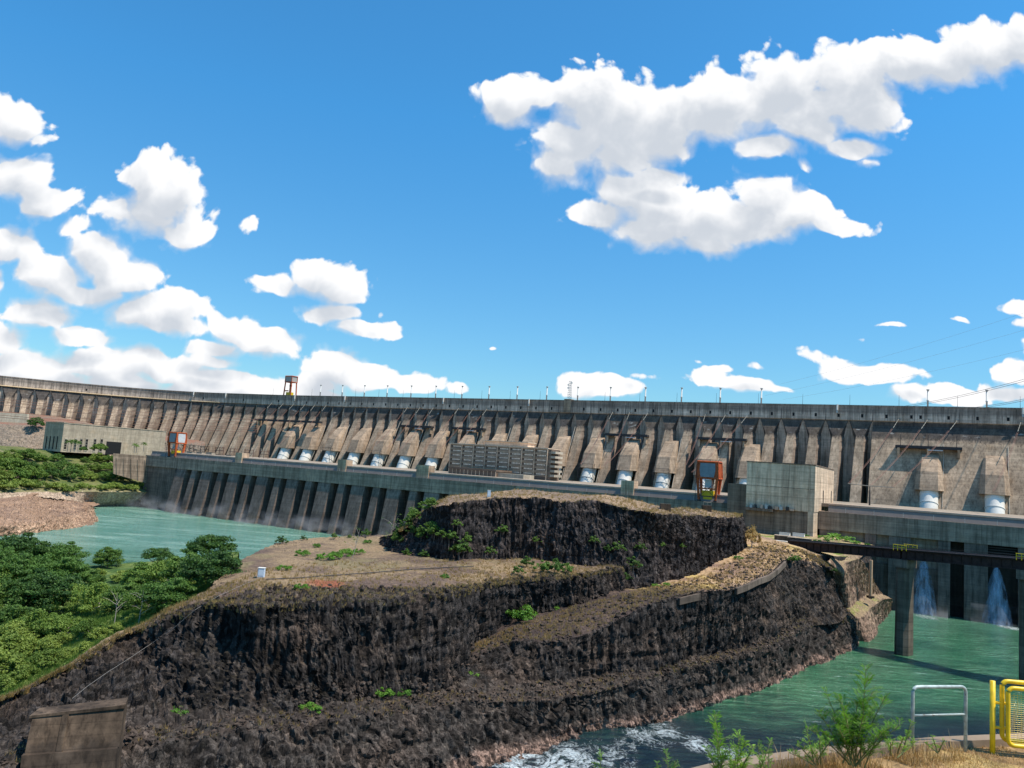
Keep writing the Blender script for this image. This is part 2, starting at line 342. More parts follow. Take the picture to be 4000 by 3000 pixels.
def sheet(name, rows, segs, step, mat, cliff, kind='structure', amp=1., topamp=1., block=.45, seed=0., edge=None, flip=False, column=.9):
    """skin through rows of key points; cliff[i] in 0..1 says how rocky the strip i is"""
    ref = np.mean([np.linalg.norm(np.diff(np.asarray(r), axis=0), axis=1) for r in rows], axis=0)
    t = [0.]
    for k, L in enumerate(ref):
        n = max(2, int(L/step)); t += [k+(j+1)/n for j in range(n)]
    t = np.array(t); R = [resample(r, t) for r in rows]
    pts = []; cw = []
    for k in range(len(R)-1):
        for j in range(segs[k]):
            f = j/segs[k]; pts.append(R[k]*(1-f)+R[k+1]*f)
            a = cliff[k]; 
            lo = (cliff[k-1]+a)/2 if k else a; hi = (cliff[k+1]+a)/2 if k+1 < len(cliff) else a
            g = min(1, f*6); h_ = min(1, (1-f)*6)
            cw.append((lo+(a-lo)*g) if f < .5 else (hi+(a-hi)*h_))
    pts.append(R[-1]); cw.append(cliff[-1])
    G = np.array(pts); nr, nc = G.shape[:2]; cwv = np.repeat(np.array(cw)[:, None], nc, 1).ravel()
    du = np.gradient(G, axis=1); dv = np.gradient(G, axis=0); nn = np.cross(du, dv); nn /= np.linalg.norm(nn, axis=2)[:, :, None]+1e-9
    if flip: nn = -nn
    q = G.reshape(-1, 3); nv = nn.reshape(-1, 3).copy()
    # smooth the normals down the sheet so that edges stay whole
    nv = nv.reshape(nr, nc, 3)
    for _ in range(6):
        nv[1:-1] = (nv[:-2]+nv[1:-1]*2+nv[2:])/4
        nv[:, 1:-1] = (nv[:, :-2]+nv[:, 1:-1]*2+nv[:, 2:])/4
    nv = nv.reshape(-1, 3); nv /= np.linalg.norm(nv, axis=1)[:, None]+1e-9
    s = q+seed
    wob = np.stack([fbm(s*.25+50, 2), fbm(s*.25+90, 2), fbm(s*.25+130, 2)], 1)
    w = s+wob*1.2
    big = fbm(s*np.array([.055, .055, .04]), 3)
    flute = fbm(s*np.array([.42, .42, .045]), 3, .6)
    lay = perlin(s*np.array([.05, .05, .55]))
    f1, f2, cid = cells(w*np.array([.42, .42, .3])*1.0)
    g1, g2, cid2 = cells(w*np.array([1.15, 1.15, .8]))
    col_, col2_, cidc = cells((s+wob*.5)*np.array([.55, .55, .035]))
    e1, e2, cidd = cells((s+wob*.25)*np.array([1.35, 1.35, .11]))
    crack = np.clip((f2-f1)*3.5, 0, 1)
    dc = 1.3*big+.5*flute+.4*lay+block*1.6*(cid-.5)*crack+.4*(cid2-.5)*np.clip((g2-g1)*4, 0, 1)+.12*fbm(s*1.6, 2)-block*.45*(1-crack)+column*(1.5*(cidc-.5)*np.clip((col2_-col_)*6, 0, 1)+.6*(cidd-.5)*np.clip((e2-e1)*5, 0, 1))
    dt = .8*fbm(s*.05, 3)+.16*fbm(s*.35, 3)+.22*np.maximum(0, cid2-.55)*np.clip((g2-g1)*3, 0, 1)*2*(fbm(s*.09+7, 2) > .05)
    d = amp*dc*cwv
    q = q+nv*d[:, None]
    q[:, 2] += topamp*dt*(1-cwv)
    idx = np.arange(nr*nc).reshape(nr, nc)
    a, b_, c, d_ = idx[:-1, :-1].ravel(), idx[:-1, 1:].ravel(), idx[1:, 1:].ravel(), idx[1:, :-1].ravel()
    Fc = np.stack([a, b_, c, d_], 1)
    if flip: Fc = Fc[:, ::-1]
    o = mesh_obj(name, q, Fc, mat); tag(o, kind=kind)
    at = o.data.attributes.new('cliff', 'FLOAT', 'POINT'); at.data.foreach_set('value', np.ascontiguousarray(cwv, dtype=np.float32))
    return o, q.reshape(nr, nc, 3)

def PT(lst): return [P(*a) for a in lst]
def sh(row, dx=0, dy=0, dz=0, z=None):
    r = [np.array(p)+np.array([dx, dy, dz]) for p in row]
    if z is not None:
        for p in r: p[2] = z
    return r

M_rock = rock_mat('basalt', grass=(.20, .155, .085), red=[tuple(P(1270, 2290, 31))+(6.,)])
M_bench = rock_mat('basalt_bench', rock=(.027, .0225, .0195), rock2=(.047, .0345, .0275), top=(.085, .060, .046), top2=(.042, .033, .029), vein=.4)
M_road = rock_mat('basalt_road', bare=tuple(P(2960, 2160, 34))+(70., 98., (.105, .072, .058)), rock=(.020, .0170, .0155), rock2=(.038, .0275, .0215), top=(.44, .29, .165), top2=(.26, .165, .12), grass=(.47, .33, .13), topscale=1.4)
M_knoll = rock_mat('basalt_knoll', rock=(.0185, .0160, .0160), rock2=(.037, .0275, .0240), top=(.30, .205, .13), top2=(.20, .14, .10), wet=False, vein=.35)
M_wedge = rock_mat('basalt_wedge', con=.7, rock=(.16, .105, .075), rock2=(.22, .15, .10), top=(.30, .22, .12), top2=(.22, .16, .1), grass=(.2, .22, .05))
M_beach = rock_mat('river_gravel', con=.7, rock=(.22, .14, .09), rock2=(.32, .21, .14), top=(.30, .19, .125), top2=(.21, .135, .10), wet=False, thr=.5)
M_soil = rock_mat('valley_soil', rock=(.10, .11, .05), rock2=(.12, .13, .05), top=(.15, .19, .05), top2=(.055, .10, .025), wet=False)
M_left = rock_mat('far_slope', con=.5, rock=(.30, .22, .16), rock2=(.38, .28, .20), top=(.16, .16, .06), top2=(.09, .12, .035), wet=False, vein=.3)

wat = PT([(-500,3900,0),(0,3700,0),(500,3520,0),(1000,3350,0),(1500,3150,0),(1880,3015,0),(2180,2908,0),(2330,2865,0),(2600,2815,0),(2720,2775,0),(2850,2735,0),(3000,2685,0),(3160,2614,0),(3335,2532,0),(3350,2470,0)])
L1 = PT([(-500,3150,12),(0,3020,12),(480,2890,13),(1000,2852,13),(1253,2834,12.5),(1556,2784,11.3),(1859,2738,10),(2149,2735,8.6),(2452,2671,9.4),(2633,2626,9.8),(2859,2572,10.5),(3000,2525,11),(3229,2425,11.5),(3322,2440,8.5),(3335,2400,9)])
L2 = PT([(-500,3000,12.5),(0,2960,12.5),(480,2830,14),(1000,2790,14),(1271,2752,13.5),(1600,2715,12.5),(1800,2689,11.5),(2181,2662,10.2),(2460,2625,10.5),(2640,2600,11),(2859,2540,11.5),(2990,2505,12),(3150,2400,14),(3262,2385,14),(3275,2340,14)])
_, GA = sheet('cliff', [sh(wat, .8, -.8, z=-3), wat, L1, L2, sh(L2, -5, 8, 1)], [5, 44, 12, 6], .34, M_bench, [1, 1, .66, .85], block=1.0, amp=1.0, column=.5)
Bb = PT([(-400,3050,11),(0,2965,12),(250,2890,12.5),(490,2835,13),(633,2815,13),(800,2800,13.3),(1090,2789,13.3),(1271,2752,13.3),(1475,2739,12.3),(1678,2712,11.8),(1768,2689,10.8),(1840,2565,14.5),(2010,2455,18),(2271,2364,23.5),(2500,2307,26.5)])
Bt = PT([(-400,2900,14),(0,2750,15),(241,2632,18),(400,2540,21),(530,2478,22.5),(627,2440,25),(800,2366,29.3),(1000,2370,30.5),(1362,2352,30.8),(1723,2329,30.8),(1800,2312,30.6),(1881,2295,30.3),(2000,2277,29.9),(2271,2252,31.2),(2500,2217,32.6)])
Bm = PT([(-400,2880,14.5),(0,2740,15.5),(241,2618,18.6),(400,2522,21.8),(530,2458,23.4),(640,2402,26.2),(800,2325,29.8),(1000,2250,31.4),(1300,2235,32),(1600,2230,32),(1750,2225,32),(1850,2225,31.8),(2000,2218,31.8),(2271,2222,32.4),(2500,2192,33.8)])
Bt2 = PT([(-400,2895,14.2),(0,2746,15.2),(241,2626,18.3),(400,2532,21.4),(530,2470,23),(640,2425,25.6),(800,2345,29.5),(1000,2300,31),(1362,2290,31.4),(1723,2300,31.1),(1800,2288,31),(1881,2276,30.9),(2000,2258,30.6),(2271,2240,31.8),(2500,2205,33.2)])
Bk = PT([(-400,2870,14.5),(0,2732,15.5),(241,2608,18.3),(400,2510,21.5),(530,2448,23),(640,2392,26),(790,2312,29.5),(935,2195,31),(1136,2110,31),(1407,2096,31.5),(1542,2087,33),(1650,2100,34),(1800,2100,34),(2271,2100,36),(2500,2090,37)])
Bd = sh(Bk, -3, 10, -14); Bd = [p if i < 7 else np.array([p[0], p[1]+6, -3]) for i, p in enumerate(Bd)]
_, GB = sheet('cliff', [sh(Bb, 1.5, -1.5, -2.5), Bb, Bt, Bt2, Bm, Bk, Bd], [3, 60, 26, 20, 46, 12], .34, M_rock, [1, 1, .78, .12, .03, .3], topamp=1.0, column=1.1)
Cb = PT([(1790,2700,10.5),(2000,2672,10),(2181,2662,10),(2339,2637,10.2),(2565,2617,10.6),(2700,2576,11),(2859,2540,11.3),(2990,2505,12),(3130,2420,13.5),(3262,2397,14),(3276,2330,14)])
Ct = PT([(1790,2575,14),(2000,2515,17.5),(2181,2501,19),(2339,2460,21),(2565,2352,27),(2723,2316,29),(2881,2293,29.7),(3000,2241,31),(3075,2185,33),(3205,2205,31),(3258,2228,29.5)])
Ci = PT([(1830,2530,15.5),(2000,2447,19.5),(2090,2406,21.5),(2181,2375,23),(2400,2325,26),(2560,2287,27.5),(2750,2234,30),(2904,2144,35.5),(2990,2112,37.5),(3110,2140,36),(3190,2165,34)])
Cd = sh(Ci, -4, 14, 1.5)
_, GC = sheet('cliff', [sh(Cb, 1.5, -1.5, -2.5), Cb, Ct, Ci, Cd], [3, 50, 44, 12], .34, M_road, [1, 1, .12, .0], topamp=1.1)
Db = PT([(1470,2105,31),(1542,2171,31.5),(1640,2186,31.5),(1760,2190,32),(1904,2192,32),(2100,2200,32),(2271,2225,31.5),(2420,2318,26),(2560,2289,27.3),(2750,2238,29.3),(2859,2182,32.8),(2906,2148,35.3),(2925,2100,37)])
Dt = PT([(1560,2075,38),(1640,2012,42.8),(1669,1987,45.5),(1760,1968,48),(1904,1947,49.8),(2090,1945,50.9),(2203,1959,50.5),(2316,1958,51.1),(2407,1979,50.1),(2540,2002,49.),(2700,2014,48.),(2872,2020,47.4),(2895,2012,47.4)])
Ds = PT([(1570,2070,38.5),(1660,2002,43.5),(1720,1962,47),(1769,1937,49),(1859,1931,50.2),(2045,1913,51.9),(2199,1924,51.9),(2330,1934,52),(2452,1946,51.6),(2588,1980,50.2),(2740,1988,49.6),(2868,2003,48.3),(2900,2008,48)])
_, GD = sheet('hill', [sh(Db, 0, -1.5, -2.5), Db, Dt, Ds, sh(Ds, 0, 25, z=28)], [3, 58, 26, 10], .36, M_knoll, [1, 1, .1, .3], topamp=.8)
# the ground that the concrete hall, the bridge head and the palms stand on
Fa = PT([(2860,2190,32.5),(2930,2150,35.2),(3050,2160,34.5),(3160,2165,33.5),(3290,2172,32.2),(3400,2160,31)])
Fb = PT([(2870,2142,35.8),(2940,2122,35.6),(3060,2122,35.4),(3165,2120,35),(3260,2125,34.2),(3420,2138,32.5)])
Fc_ = PT([(2880,2098,33.5),(2945,2095,33.5),(3060,2090,33.5),(3180,2084,34),(3280,2083,35),(3430,2114,31)])
_, GF = sheet('ground', [sh(Fa, 0, -2, -4), Fa, Fb, Fc_, sh(Fc_, 0, 60, .3)], [2, 26, 26, 20], .7, rock_mat('terrace_soil', top=(.42, .31, .16), top2=(.30, .20, .13), grass=(.17, .21, .045), wet=False, topscale=1.6), [.3, 0, 0, 0], topamp=.5)
Ew = PT([(3386,2508,0),(3434,2446,0),(3476,2393,0),(3492,2365,0)])
Eo = PT([(3350,2412,9),(3405,2372,10.3),(3455,2342,10.8),(3486,2338,8.6)])
Ei = PT([(3303,2374,12),(3350,2345,12.8),(3386,2322,13.5),(3446,2320,11)])
Et = PT([(3283,2247,25.5),(3308,2202,29.3),(3328,2189,30.3),(3362,2180,30.5)])
Ek = PT([(3220,2190,32),(3250,2170,32.5),(3300,2160,33),(3400,2150,33)])
def lead(row): return [np.array(row[0])+np.array([-7, 26, .5])]+list(row)
sheet('cliff', [sh(lead(Ew), .5, -.5, z=-3), lead(Ew), lead(Eo), lead(Ei), lead(Et), lead(Ek)], [4, 24, 10, 30, 16], .42, M_wedge, [1, 1, .4, 1, .1], amp=.6)
# left: the wooded valley floor behind the ridge, the gravel bank, the far slope
Ga = PT([(-600,3000,11),(-400,2880,11),(0,2745,12.5),(241,2622,15.5),(530,2462,20.5),(790,2325,26.5),(935,2205,28.5)])
Gb = PT([(-700,2500,14),(-400,2450,14),(0,2420,14),(241,2400,14),(530,2330,17),(790,2260,24),(925,2190,27)])
Gc = PT([(-900,2330,1),(-400,2280,1),(0,2235,2),(241,2215,2),(530,2200,3),(800,2172,11),(935,2152,19)])
_, GG = sheet('terrain', [Ga, Gb, Gc, sh(Gc, -4, 14, z=-4)], [60, 60, 14], 1.0, M_soil, [.1, .05, .3], topamp=1.6)
Ba = PT([(-400,2140,0),(0,2097,0),(170,2077,0),(300,2062,0),(378,2043,0),(372,2012,0),(362,1984,0)])
B1 = PT([(-400,2100,4.5),(0,2060,5),(150,2042,5),(250,2018,5.2),(330,2000,4.6),(345,1988,4.6),(355,1977,4.6)])
B2 = PT([(-400,1950,10),(0,1945,10),(110,1936,12),(200,1936,10),(280,1940,8),(320,1965,4.4),(355,1979,3)])
sheet('shore', [sh(Ba, 1, -2, z=-3), Ba, B1, B2, sh(B2, -3, 20, 1)], [4, 20, 60, 6], 1.1, M_beach, [.6, .8, .55, .2], amp=1.5, topamp=2.2, block=1.1)
Wb = PT([(-400,1960,8),(0,1946,10),(160,1939,11),(300,1960,6),(362,1985,-1.5),(480,1983,-1.5),(600,1981,-1.5),(650,1985,-1.5)])
Wt = PT([(-400,1926,13.5),(0,1923,13.5),(160,1921,14),(300,1921,14),(362,1921,14),(480,1921,14),(600,1923,14),(650,1930,13)])
Wu = PT([(-400,1752,44),(0,1757,44),(160,1760,44.5),(300,1765,45),(400,1768,45.7),(455,1838,31),(560,1880,22),(650,1900,18)])
def vh(u): return 1689+.0705*u
def V47(u, y, z=47): return np.array(PY(u, vh(u)+(H-z)*3000/y, y))
Wr = [V47(-400, 860), V47(0, 860), V47(160, 860), V47(300, 870), V47(420, 880), V47(470, 900, 32), V47(570, 900, 24), V47(660, 900, 20)]
_, GW = sheet('terrain', [Wb, Wt, Wu, Wr], [18, 60, 20], 1.4, M_left, [.9, .2, .02], amp=.7, topamp=1.4)
def hill_row(lst): return [PY(u, v, y) for u, v, y in lst]
Ha = [V47(u, y, 45) for u, y in ((-500, 770), (0, 775), (100, 778), (175, 790), (300, 880), (450, 900), (640, 905), (800, 905))]
Hb = hill_row([(-500,1640,800),(0,1657,800),(100,1664,802),(175,1668,810),(300,1680,895),(450,1700,915),(640,1722,915),(800,1740,915)])
Hc = hill_row([(-500,1622,850),(0,1650,850),(100,1652,855),(190,1634,900),(300,1645,925),(430,1674,935),(640,1702,935),(800,1728,925)])
Hd = hill_row([(-500,1590,900),(0,1608,925),(100,1614,945),(190,1622,960),(300,1641,985),(430,1670,1000),(640,1698,1010),(800,1722,1000)])
M_hill = rock_mat('red_slope', con=.35, rock=(.19, .15, .115), rock2=(.24, .18, .13), top=(.25, .125, .085), top2=(.22, .16, .12), wet=False, vein=.3)
sheet('hill', [Ha, Hb, Hc, Hd], [26, 14, 14], 1.3, M_hill, [.9, .2, .1], amp=.8, topamp=1.)

# water and the land under and around everything
def water_mat():
    m, N, b, geo = mat_new('river_water')
    pos = geo.outputs['Position']; x, y, z = N.sep(pos)
    n1 = N.noise(pos, .02, 4, .6, .6); n2 = N.noise(N.mapping(pos, (.16, .5, 1), (0, 0, .5)), 1., 6, .65, 1.2); n3 = N.noise(pos, .5, 5, .65, .8)
    col = N.mix(N.ramp(n1, .35, .65), (.010, .074, .034), (.030, .130, .060))
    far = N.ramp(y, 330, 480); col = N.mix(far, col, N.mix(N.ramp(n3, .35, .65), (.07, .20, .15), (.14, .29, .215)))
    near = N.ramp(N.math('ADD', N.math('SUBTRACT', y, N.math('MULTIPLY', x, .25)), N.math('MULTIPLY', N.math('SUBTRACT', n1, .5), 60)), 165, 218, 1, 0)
    col = N.mix(near, col, (.006, .022, .040))  # near water: dark blue reflection of cliff and sky put into the colour
    foam = None
    for (u, v, r, a) in RAPIDS:
        p = P(u, v, 0); d = N.vec('DISTANCE', N.vec('MULTIPLY', pos, (1, .62, 0)), (p[0], p[1]*.62, 0))
        f = N.ramp(N.math('DIVIDE', d, r), .2, 1.0, a, 0)
        foam = f if foam is None else N.math('MAXIMUM', foam, f)
    wp = N.vec('ADD', pos, N.vec('MULTIPLY', N.noise(pos, .12, 3, .6, out=1), (7, 7, 0)))
    fn2 = N.noise(pos, 1.6, 6, .75)
    def ridge(v, k): return N.math('SUBTRACT', 1., N.math('MULTIPLY', N.math('ABSOLUTE', N.math('SUBTRACT', v, .5)), k))
    ra = ridge(N.noise(N.mapping(wp, (.20, .14, 1), (0, 0, .6)), 1., 6, .62, 1.6), 7.)
    rb = ridge(N.noise(N.mapping(wp, (.62, .42, 1), (0, 0, .6)), 1., 6, .66, 1.2), 6.)
    v = N.math('ADD', N.math('MULTIPLY', ra, .55), N.math('MULTIPLY', rb, .45))
    v = N.math('ADD', N.math('ADD', v, N.math('MULTIPLY', foam, .78)), N.math('MULTIPLY', N.math('SUBTRACT', fn2, .5), .9))
    fm = N.math('MULTIPLY', N.ramp(v, .98, 1.55), N.ramp(foam, .0, .35))
    streak = N.noise(N.mapping(wp, (.06, .55, 1), (0, 0, .25)), 1., 7, .72, .4)
    patch = N.noise(pos, .018, 3, .5)
    wide = N.noise(N.mapping(wp, (.012, .085, 1), (0, 0, .1)), 1., 7, .7, .6)
    streak = N.math('ADD', N.math('MULTIPLY', streak, N.math('SUBTRACT', 1., N.math('MULTIPLY', far, .75))), N.math('MULTIPLY', wide, N.math('MULTIPLY', far, .75)))
    st = N.math('MULTIPLY', N.ramp(streak, .43, .64), N.ramp(patch, .34, .58, .35, 1))
    st = N.math('MULTIPLY', st, N.ramp(near, 0, 1, 1, .25))
    col = N.mix(N.math('MULTIPLY', st, .75), col, N.mix(far, (.14, .30, .17), (.36, .52, .42)))
    st2 = N.math('MULTIPLY', N.ramp(streak, .60, .70), N.ramp(patch, .48, .58))
    fm = N.math('MAXIMUM', fm, N.math('MULTIPLY', st2, .8))
    col = N.mix(fm, col, N.mix(N.ramp(fn2, .35, .65), (.50, .62, .66), (.86, .90, .90)))
    N.put(b.inputs['Base Color'], col); N.put(b.inputs['Roughness'], N.math('ADD', N.math('MULTIPLY', fm, .5), .12))
    b.inputs['IOR'].default_value = 1.33; b.inputs['Specular IOR Level'].default_value = .45
    calm = N.ramp(near, 0, 1, 1, 2.2)
    h = N.math('MULTIPLY', N.math('ADD', N.math('ADD', N.math('MULTIPLY', n2, 1.2), N.math('MULTIPLY', n3, .5)), N.math('ADD', N.math('MULTIPLY', fm, .9), N.math('MULTIPLY', streak, .8))), calm)
    bump(N, b, h, .8, 1.2)
    return m
RAPIDS = [(2120,2985,16,.7),(2350,2960,12,.5),(2550,2880,9,.5),(2900,2985,10,.45),(2050,2985,14,.9),(2230,2945,7,.9),(2300,2990,9,.8),(2380,2960,8,.75),(2600,2850,6,.95),(2500,2870,6,.8),(2450,2910,5,.6),(2720,2905,6,.9),(2850,2960,8,.85),(2950,2990,9,.8),(2150,2990,10,1.),(2420,2975,7,.6),
          (720,1990,16,.7),(880,2025,14,.6),(1050,2045,14,.65),(1240,2062,12,.6),(1350,2075,10,.6),(3620,2410,8,.7),(3940,2450,8,.8)]
def ripple_sheet(name, x0, x1, y0, y1, z, mat, n=2):
    o = mesh_obj(name, [(x0, y0, z), (x1, y0, z), (x1, y1, z), (x0, y1, z)], [(0, 1, 2, 3)], mat); return tag(o, kind='structure')
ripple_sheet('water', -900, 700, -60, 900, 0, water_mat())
gm = rock_mat('far_land', rock=(.09, .10, .05), rock2=(.12, .11, .06), top=(.10, .12, .05), top2=(.13, .11, .07), wet=False)
ripple_sheet('ground', -15000, 15000, -15000, 15000, -5, gm)
# ------------------------------------------------------------------ the dam
CREST = 128.; SH0 = 115.5; TOE = 49.
A0 = P(1240, 1546, CREST); DS = P(4000, 1594, CREST)-A0; DS /= np.linalg.norm(DS); DN = np.array([DS[1], -DS[0], 0])
_left = [A0+DS*60, A0+DS*20, A0, A0-DS*30]+[np.array(p) for p in ((-312, 944, 128), (-400, 980, 128), (-490, 985, 128), (-580, 958, 128), (-660, 912, 128), (-730, 858, 128))]
_t = np.linspace(0, len(_left)-1, 400); _lc = resample(_left, _t)[::-1]
for _ in range(60): _lc[1:-1] = (_lc[:-2]+2*_lc[1:-1]+_lc[2:])/4
_keep = [(_p-A0)@DS < 0 or True for _p in _lc]
_seg = np.r_[0, np.cumsum(np.linalg.norm(np.diff(_lc, axis=0), axis=1))]; _sl = _seg-_seg[-1]+60.
SMIN = _sl[0]
def D(s, t, z):
    """s metres along the crest, t metres downstream, z height -> world"""
    if s >= 40: p = A0+DS*s; n = DN
    else:
        k = np.array([np.interp(s, _sl, _lc[:, i]) for i in range(3)]); e = np.array([np.interp(s+3, _sl, _lc[:, i])-np.interp(s-3, _sl, _lc[:, i]) for i in range(3)])
        e /= np.linalg.norm(e); p = k; n = np.array([e[1], -e[0], 0])
        if s > 0: w = s/40; p = p*(1-w)+(A0+DS*s)*w; n = n*(1-w)+DN*w; n /= np.linalg.norm(n)
    q = p+n*t; return np.array([q[0], q[1], z])
SL = .455
def tf(z): return SL*(SH0-z)            # downstream face of the buttresses
M_head = concrete('crest_concrete', (.60, .47, .37), streak=.95, dark=.6, bands=((121, 130, (.19, .155, .13), .75),))
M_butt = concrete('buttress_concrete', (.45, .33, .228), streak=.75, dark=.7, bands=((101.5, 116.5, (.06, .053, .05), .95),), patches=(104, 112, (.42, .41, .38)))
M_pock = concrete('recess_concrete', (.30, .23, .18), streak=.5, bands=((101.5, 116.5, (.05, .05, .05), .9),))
M_shell = concrete('casing_concrete', (.385, .28, .195), streak=.6, dark=.6, lift=2.0)
M_dark = plain('dark_opening', (.012, .012, .013), .8)
M_white = plain('white_paint', (.76, .71, .63), .45, var=.05, scale=.3)
M_ledge = plain('pale_stone_ledge', (.66, .48, .28), .8, var=.2)
M_pale = plain('pale_drain', (.5, .44, .36), .6)
M_steel = plain('dark_steel', (.045, .043, .045), .6, .3)
M_grey = plain('grey_galvanised', (.40, .42, .42), .45, .4)

dam = empty('dam', D(300, 0, 50), 'long hollow concrete gravity dam with pointed buttress recesses across the whole view', 'dam')
s_end = 800.
# crest wall: head block, roadway coping, back
ss = list(np.arange(SMIN, 40, 6.))+[40.+8*i for i in range(int((s_end-40)/8)+1)]
V = []; Fq = []; prof = [(-14, 36), (-14, CREST), (1.4, CREST), (1.4, CREST-1.1), (1.0, CREST-1.1), (1.0, SH0+.6), (-.2, SH0-.2), (-6, 36)]
for s in ss: V += [D(s, t, z) for t, z in prof]
m_ = len(prof)
for i in range(len(ss)-1):
    for k in range(m_-1): Fq.append((i*m_+k, i*m_+k+1, (i+1)*m_+k+1, (i+1)*m_+k))
mesh_obj('crest_wall', V, Fq, M_head, dam)
# tan ledge along the left wing, under the crest wall
b = MB(); sl_ = [s for s in ss if s < -150]
for a_, c_ in zip(sl_[:-1], sl_[1:]):
    b.hexa([D(a_, 1.05, SH0+.1), D(c_, 1.05, SH0+.1), D(c_, 2.3, SH0+.1), D(a_, 2.3, SH0+.1), D(a_, 1.05, SH0+1.1), D(c_, 1.05, SH0+1.1), D(c_, 2.3, SH0+.8), D(a_, 2.3, SH0+.8)])
b.build('ledge', M_ledge, dam)
# recess tops: a pointed recess every half unit
UNIT = 34.4; J0 = 9.2
apex = []
s = J0-UNIT/2*30
k = 0
sA = [J0+UNIT/2*i for i in range(-36, 35)]
sA = [s for s in sA if SMIN+8 < s < 598]
def ground_at(s):                        # height where the buttresses meet the ground
    return np.interp(s, [-560, -500, -430, -330, -250, -180, -100, 0, 60], [84, 81, 80, 72, 64, 58, 54, 50, TOE])
def buttress(i):
    s0, s1 = sA[i], sA[i+1]; p = s1-s0; left = s0 < -20
    zb = TOE-6
    rw = lambda z: p*np.interp(z, [TOE-6, 60, 90, 103.5, SH0+.4], [.285, .29, .315, .345 if not left else .31, .0])   # half width of the recess
    zs = [zb, 60, 75, 90, 98, 103.5, 105.5, 108, 111, SH0+.4]
    V = []; Fq = []
    n = len(zs)
    for z in zs:
        a, c = s0+rw(z), s1-rw(z)
        dep = max(1.2, tf(z)+7)
        sp = rw(z)*np.interp(z, [50, 85, 104, 112], [.12, .3, .8, .9])     # recess closes towards its back
        t0 = tf(z) if z < SH0 else .1
        V += [D(a-sp, t0-dep, z), D(a, t0, z), D(c, t0, z), D(c+sp, t0-dep, z)]
    for j in range(n-1):
        for k in range(3): Fq.append((j*4+k, j*4+k+1, (j+1)*4+k+1, (j+1)*4+k))
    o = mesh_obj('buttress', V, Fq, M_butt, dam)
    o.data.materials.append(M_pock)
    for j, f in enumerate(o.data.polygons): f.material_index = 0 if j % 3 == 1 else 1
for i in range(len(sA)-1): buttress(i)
# contraction joints between the blocks and the gallery windows in the crest wall
M_joint = plain('joint', (.05, .045, .045))
for i, s in enumerate(sA):
    b = MB()
    if s < -20 or abs(((s-J0)/UNIT) % 1) < .1: b.hexa([D(s-.3, .9, SH0), D(s+.3, .9, SH0), D(s+.3, 1.04, SH0), D(s-.3, 1.04, SH0), D(s-.12, .9, 124.5), D(s+.12, .9, 124.5), D(s+.12, 1.04, 124.5), D(s-.12, 1.04, 124.5)]).build('joint_seam', M_joint, dam)
for u_ in (3475, 3549, 3700, 3780, 3943):
    s = 610+(u_-3475)*.176; b = MB()
    b.hexa([D(s-.15, .9, 112), D(s+.15, .9, 112), D(s+.15, 1.04, 112), D(s-.15, 1.04, 112), D(s-.12, .9, 124.5), D(s+.12, .9, 124.5), D(s+.12, 1.04, 124.5), D(s-.12, 1.04, 124.5)]).build('joint_seam', M_joint, dam)
def window(s, z=118.2, w=1.7, h=2.7):
    MB().hexa([D(s-w/2, .6, z), D(s+w/2, .6, z), D(s+w/2, 1.06, z), D(s-w/2, 1.06, z), D(s-w/2, .6, z+h), D(s+w/2, .6, z+h), D(s+w/2, 1.06, z+h), D(s-w/2, 1.06, z+h)]).build('window', M_dark, dam)
win_s = [J0-UNIT*.72+UNIT/2*i for i in range(0, 38)]
for s in win_s: window(s)
for s in (-60, -115, -180, -330, -455): window(s, 119)
for s in (627, 645.5, 664, 683, 701): window(s)
# closed section on the right: a plain sloping face
V = []; Fq = []
zz = [TOE-6, 60, 75, 90, 100, SH0-3, SH0+.4]
sr = [sA[-1], sA[-1]+.1]+[sA[-1]+9*i for i in range(1, 24)]
for s in sr: V += [D(s, tf(z)+.02 if z < SH0-3 else .12, z) for z in zz]
for i in range(len(sr)-1):
    for k in range(len(zz)-1): Fq.append((i*7+k, (i+1)*7+k, (i+1)*7+k+1, i*7+k+1))
b = MB(); b.v = [tuple(p) for p in V]; b.f = Fq
nb = len(b.v); b.v += [tuple(D(sA[-1], -4, z)) for z in zz]
for k in range(6): b.f.append((k, k+1, nb+k+1, nb+k))
b.build('sloping_face', M_butt, dam)
# penstocks: concrete casing on the face, white steel pipe leaving it
def penstock(s):
    z1, zt, z2, z3 = 93.0, 90.2, 78., 64.6
    hw = 5.5
    def R(z, off): return tf(z)+off
    V = []
    # outline (t, z, half width, depth of the flank): root, top edge, end of the long back, end of the steep nose
    for (t, z, w, fl) in ((R(z1, -1), z1, 5.2, .5), (R(zt, 3.2), zt, 5.0, 1.8), (R(z2, 10.3), z2, hw, 4.6), (R(z3, 9.0), z3, hw+.4, 5.8)):
        wb = w+fl*.62; tr = tf(z)-2.5
        V += [D(s-wb, tr, z), D(s-wb, max(tr+.6, t-fl), z), D(s-w, t, z), D(s+w, t, z), D(s+wb, max(tr+.6, t-fl), z), D(s+wb, tr, z)]
    b = MB(); b.v = [tuple(p) for p in V]
    for j in range(3):
        for k in range(5): b.f.append((j*6+k, j*6+k+1, (j+1)*6+k+1, (j+1)*6+k))
    b.f.append((5, 4, 3, 2, 1, 0)); b.f.append((18, 19, 20, 21, 22, 23))
    c = b.build('penstock_casing', M_shell, dam)
    pb = MB()
    def ax(z): return np.array(D(s, R(z, 1.3), z))
    pb.tube([ax(65.8), ax(44)], 5.9, 36, cap=False)
    pp = pb.build('penstock_pipe', M_white, c, True)
    rg = MB()
    d = ax(50)-ax(60); d = d/np.linalg.norm(d)
    for z in (61, 54.6): rg.tube([ax(z)-d*.35, ax(z)+d*.35], 6.25, 36)
    rg.build('pipe_ring', M_white, c)
